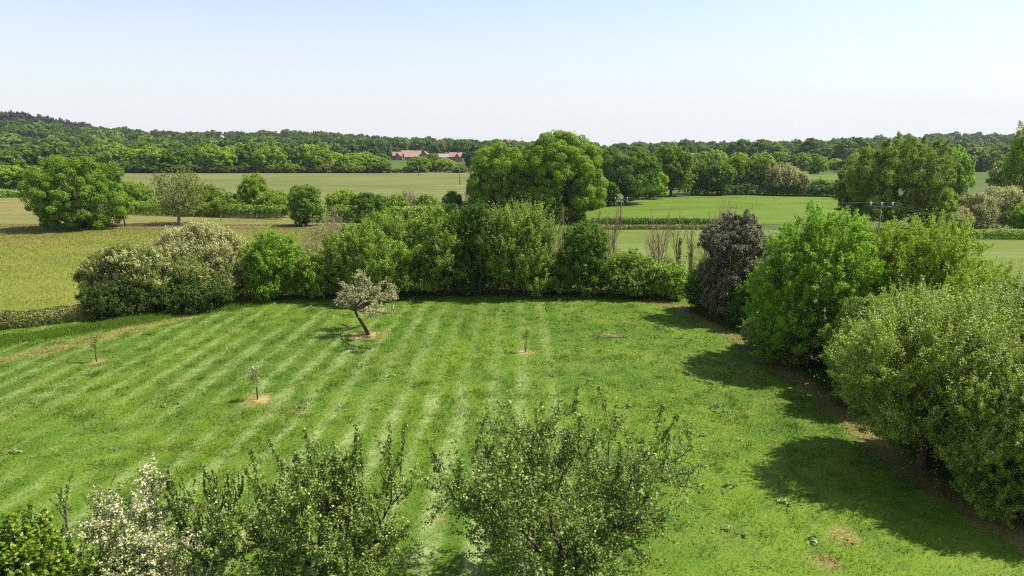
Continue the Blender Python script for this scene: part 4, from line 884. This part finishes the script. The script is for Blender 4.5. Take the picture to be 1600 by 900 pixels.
# ================================================================== HOUSES
BRICK = solid('red_brick', (.33, .13, .085), .85, (.26, .10, .07), 3)
TILE = solid('clay_tiles', (.30, .19, .15), .8, (.21, .135, .11), 1.2)
SLATE = solid('grey_roof', (.30, .25, .25), .8, (.22, .19, .19), 2)
RENDER = solid('white_render', (.75, .73, .69), .8, (.68, .66, .62), 2)
GLASS = solid('window_glass', (.03, .035, .04), .15, (.05, .055, .06), 1, spec=.6)
WHITE = solid('white_paint', (.75, .75, .73), .6)
def house(px, y, ridge, wpx, d, label, wall, roof, gables=(), end=False, nwin=4, chim=True):
    x = xat(px, y, 4); z = float(H(x, y)); hr = zat(ridge, y) - z; w = wpx / F * depth(y, 5); he = hr * .55
    o = thing('brick_house' if wall is BRICK else 'white_house', label, 'house', (x, y, z), .08 if not end else 0.0)
    a, b = w / 2, d / 2
    if end:    # gable end towards the camera
        mb = MB().poly([(-a, -b, 0), (a, -b, 0), (a, -b, he), (0, -b, hr - .15), (-a, -b, he), (-a, b, 0), (a, b, 0), (a, b, he), (0, b, hr - .15), (-a, b, he)], [(0, 1, 2, 3, 4), (9, 8, 7, 6, 5), (0, 4, 9, 5), (1, 6, 7, 2)])
        rf = MB().poly([(-a - .4, -b - .4, he - .3), (0, -b - .4, hr), (a + .4, -b - .4, he - .3), (-a - .4, b + .4, he - .3), (0, b + .4, hr), (a + .4, b + .4, he - .3)], [(0, 1, 4, 3), (1, 2, 5, 4)])
    else:
        mb = MB().box(-a, a, -b, b, 0, he)
        mb.poly([(-a, -b, he), (-a, 0, hr - .2), (-a, b, he), (a, -b, he), (a, 0, hr - .2), (a, b, he)], [(0, 1, 2), (5, 4, 3)])
        rf = MB().poly([(-a - .4, -b - .5, he - .35), (a + .4, -b - .5, he - .35), (a + .4, 0, hr), (-a - .4, 0, hr), (-a - .4, b + .5, he - .35), (a + .4, b + .5, he - .35)], [(0, 1, 2, 3), (3, 2, 5, 4)])
    for gx in gables:      # front gables
        g = w * .14; gh = he + (hr - he) * .75
        mb.poly([(gx * a - g, -b - 1.2, 0), (gx * a + g, -b - 1.2, 0), (gx * a + g, -b - 1.2, he), (gx * a, -b - 1.2, gh), (gx * a - g, -b - 1.2, he), (gx * a - g, -b, 0), (gx * a + g, -b, 0), (gx * a + g, -b, he), (gx * a - g, -b, he)], [(0, 1, 2, 3, 4), (0, 4, 8, 5), (1, 6, 7, 2)])
        rf.poly([(gx * a - g - .3, -b - 1.5, he - .25), (gx * a, -b - 1.5, gh + .15), (gx * a + g + .3, -b - 1.5, he - .25), (gx * a - g - .3, -b + 1.2, he - .25), (gx * a, 0, gh + .15), (gx * a + g + .3, -b + 1.2, he - .25)], [(0, 1, 4, 3), (1, 2, 5, 4)])
    part('wall', mb.mesh('wall'), wall, o); r_ = part('roof', rf.mesh('roof'), roof, o)
    if chim: part('chimney', MB().box(a * .5 - .5, a * .5 + .5, -.5, .5, hr - 1.2, hr + 1.3).mesh('chimney'), BRICK, r_)
    for k in range(nwin):
        cx = -a + w * (k + .5) / nwin; yy = -b - .04
        if any(abs(cx - gx * a) < w * .14 for gx in gables): yy -= 1.2
        wd = part('window', MB().box(cx - .75, cx + .75, yy, yy + .1, he * .35, he * .35 + 1.5).mesh('window'), WHITE, o)
        part('pane', MB().box(cx - .65, cx + .65, yy - .03, yy - .005, he * .35 + .1, he * .35 + 1.4).mesh('pane'), GLASS, wd)
house(616, 640, 237, 25, 9, 'red roofed brick house with two front gables, leftmost of the far houses', BRICK, TILE, (-.5, .45))
house(643, 690, 235, 30, 9, 'long red roofed house between the two-gabled house and the gable end', BRICK, TILE)
house(645, 640, 240, 24, 8, 'low red roofed house in front of the long one', BRICK, TILE, (), False, 3, False)
house(664, 625, 236.5, 17, 14, 'red brick house turning its gable end to the hay field', BRICK, TILE, (), True, 2)
house(693, 640, 240, 20, 8, 'long low house with grey roof behind the yellow green tree', BRICK, SLATE, (), False, 3, False)
house(712, 620, 238, 20, 9, 'brick house with pinkish roof and one gable, rightmost of the far houses', BRICK, TILE, (.2,), False, 3)
house(1089, 430, 239, 22, 9, 'red roofed house half hidden by trees behind the bright field', BRICK, TILE)
house(362, 900, 219.5, 16, 8, 'white house with pale roof on the wooded hill above the tree belt', RENDER, SLATE, (), False, 4, False)

# ================================================================== the air
hm, nt, N, L = new_mat('haze'); out = N.new('ShaderNodeOutputMaterial'); pv = N.new('ShaderNodeVolumePrincipled')
pv.inputs['Density'].default_value = .00006; pv.inputs['Color'].default_value = (.80, .88, 1, 1); pv.inputs['Anisotropy'].default_value = .2; L.new(pv.outputs[0], out.inputs['Volume'])
tag(part('haze', MB().box(-4500, 4500, -400, 2700, -3, 82).mesh('haze'), hm), 'thin summer haze in the air over the fields', 'haze', kind='stuff')
# ================================================================== LIGHT, SKY, CAMERA
EL, AZ = math.radians(56), math.radians(79)      # sun to the right, a little beyond the hedge
sun = bpy.data.lights.new('sun', 'SUN'); sun.energy = 4.8; sun.angle = math.radians(.53); sun.color = (1, .955, .88)
so = bpy.data.objects.new('sun', sun); COL.objects.link(so); so.rotation_euler = (PI / 2 - EL, 0, -AZ + PI); so.location = (60, 20, 80)
w = bpy.data.worlds.new('World'); sc.world = w; w.use_nodes = True; nt = w.node_tree; N = nt.nodes; L = nt.links; N.clear()
out = N.new('ShaderNodeOutputWorld'); bg = N.new('ShaderNodeBackground'); bg.inputs['Strength'].default_value = .11
sky = N.new('ShaderNodeTexSky'); sky.sky_type = 'NISHITA'; sky.sun_disc = False; sky.sun_elevation = EL; sky.sun_rotation = AZ
sky.air_density = 1.0; sky.dust_density = 1.2; sky.ozone_density = 1.0
# milky haze low in the sky
tc = N.new('ShaderNodeTexCoord'); sep = N.new('ShaderNodeSeparateXYZ'); L.new(tc.outputs['Generated'], sep.inputs[0])
mr = N.new('ShaderNodeMapRange'); mr.interpolation_type = 'SMOOTHSTEP'; mr.inputs['From Min'].default_value = -.02; mr.inputs['From Max'].default_value = .26; mr.inputs['To Min'].default_value = .95; mr.inputs['To Max'].default_value = .22
L.new(sep.outputs['Z'], mr.inputs['Value'])
mix = N.new('ShaderNodeMix'); mix.data_type = 'RGBA'; mix.inputs['B'].default_value = (4.05, 4.15, 4.3, 1)
ns = N.new('ShaderNodeTexNoise'); ns.inputs['Scale'].default_value = 2.2; ns.inputs['Detail'].default_value = 6; ns.inputs['Roughness'].default_value = .6
mp = N.new('ShaderNodeMapping'); mp.inputs['Scale'].default_value = (1, 1.6, 7); L.new(tc.outputs['Generated'], mp.inputs[0]); L.new(mp.outputs[0], ns.inputs['Vector'])
ad = N.new('ShaderNodeMath'); ad.operation = 'MULTIPLY_ADD'; ad.inputs[1].default_value = .36; L.new(ns.outputs['Fac'], ad.inputs[0])
sb = N.new('ShaderNodeMath'); sb.operation = 'SUBTRACT'; sb.inputs[1].default_value = .18; L.new(mr.outputs[0], sb.inputs[0]); L.new(sb.outputs[0], ad.inputs[2]); ad.use_clamp = True
L.new(ad.outputs[0], mix.inputs['Factor']); L.new(sky.outputs[0], mix.inputs['A']); L.new(mix.outputs['Result'], bg.inputs['Color']); L.new(bg.outputs[0], out.inputs[0])
cam = bpy.data.cameras.new('camera'); co = bpy.data.objects.new('camera', cam); COL.objects.link(co)
co.location = (0, 0, CAMZ); co.rotation_euler = (PI / 2 - PITCH, 0, 0); cam.sensor_width = 36; cam.lens = F / 1600 * 36; cam.clip_end = 12000; cam.clip_start = .1
sc.camera = co
sc.view_settings.view_transform = 'Standard'; sc.view_settings.look = 'None'; sc.view_settings.exposure = .95; sc.view_settings.gamma = 1
sc.view_settings.use_curve_mapping = False
sc.cycles.max_bounces = 8; sc.cycles.diffuse_bounces = 6; sc.cycles.glossy_bounces = 2; sc.cycles.transmission_bounces = 6; sc.cycles.volume_bounces = 0; sc.cycles.sample_clamp_indirect = 4; sc.cycles.use_denoising = False; sc.cycles.use_adaptive_sampling = False; sc.cycles.filter_width = 1.15
try: sc.cycles.denoiser = 'OPENIMAGEDENOISE'
except Exception: pass
print('tris', sum(len(m.polygons) for m in bpy.data.meshes))
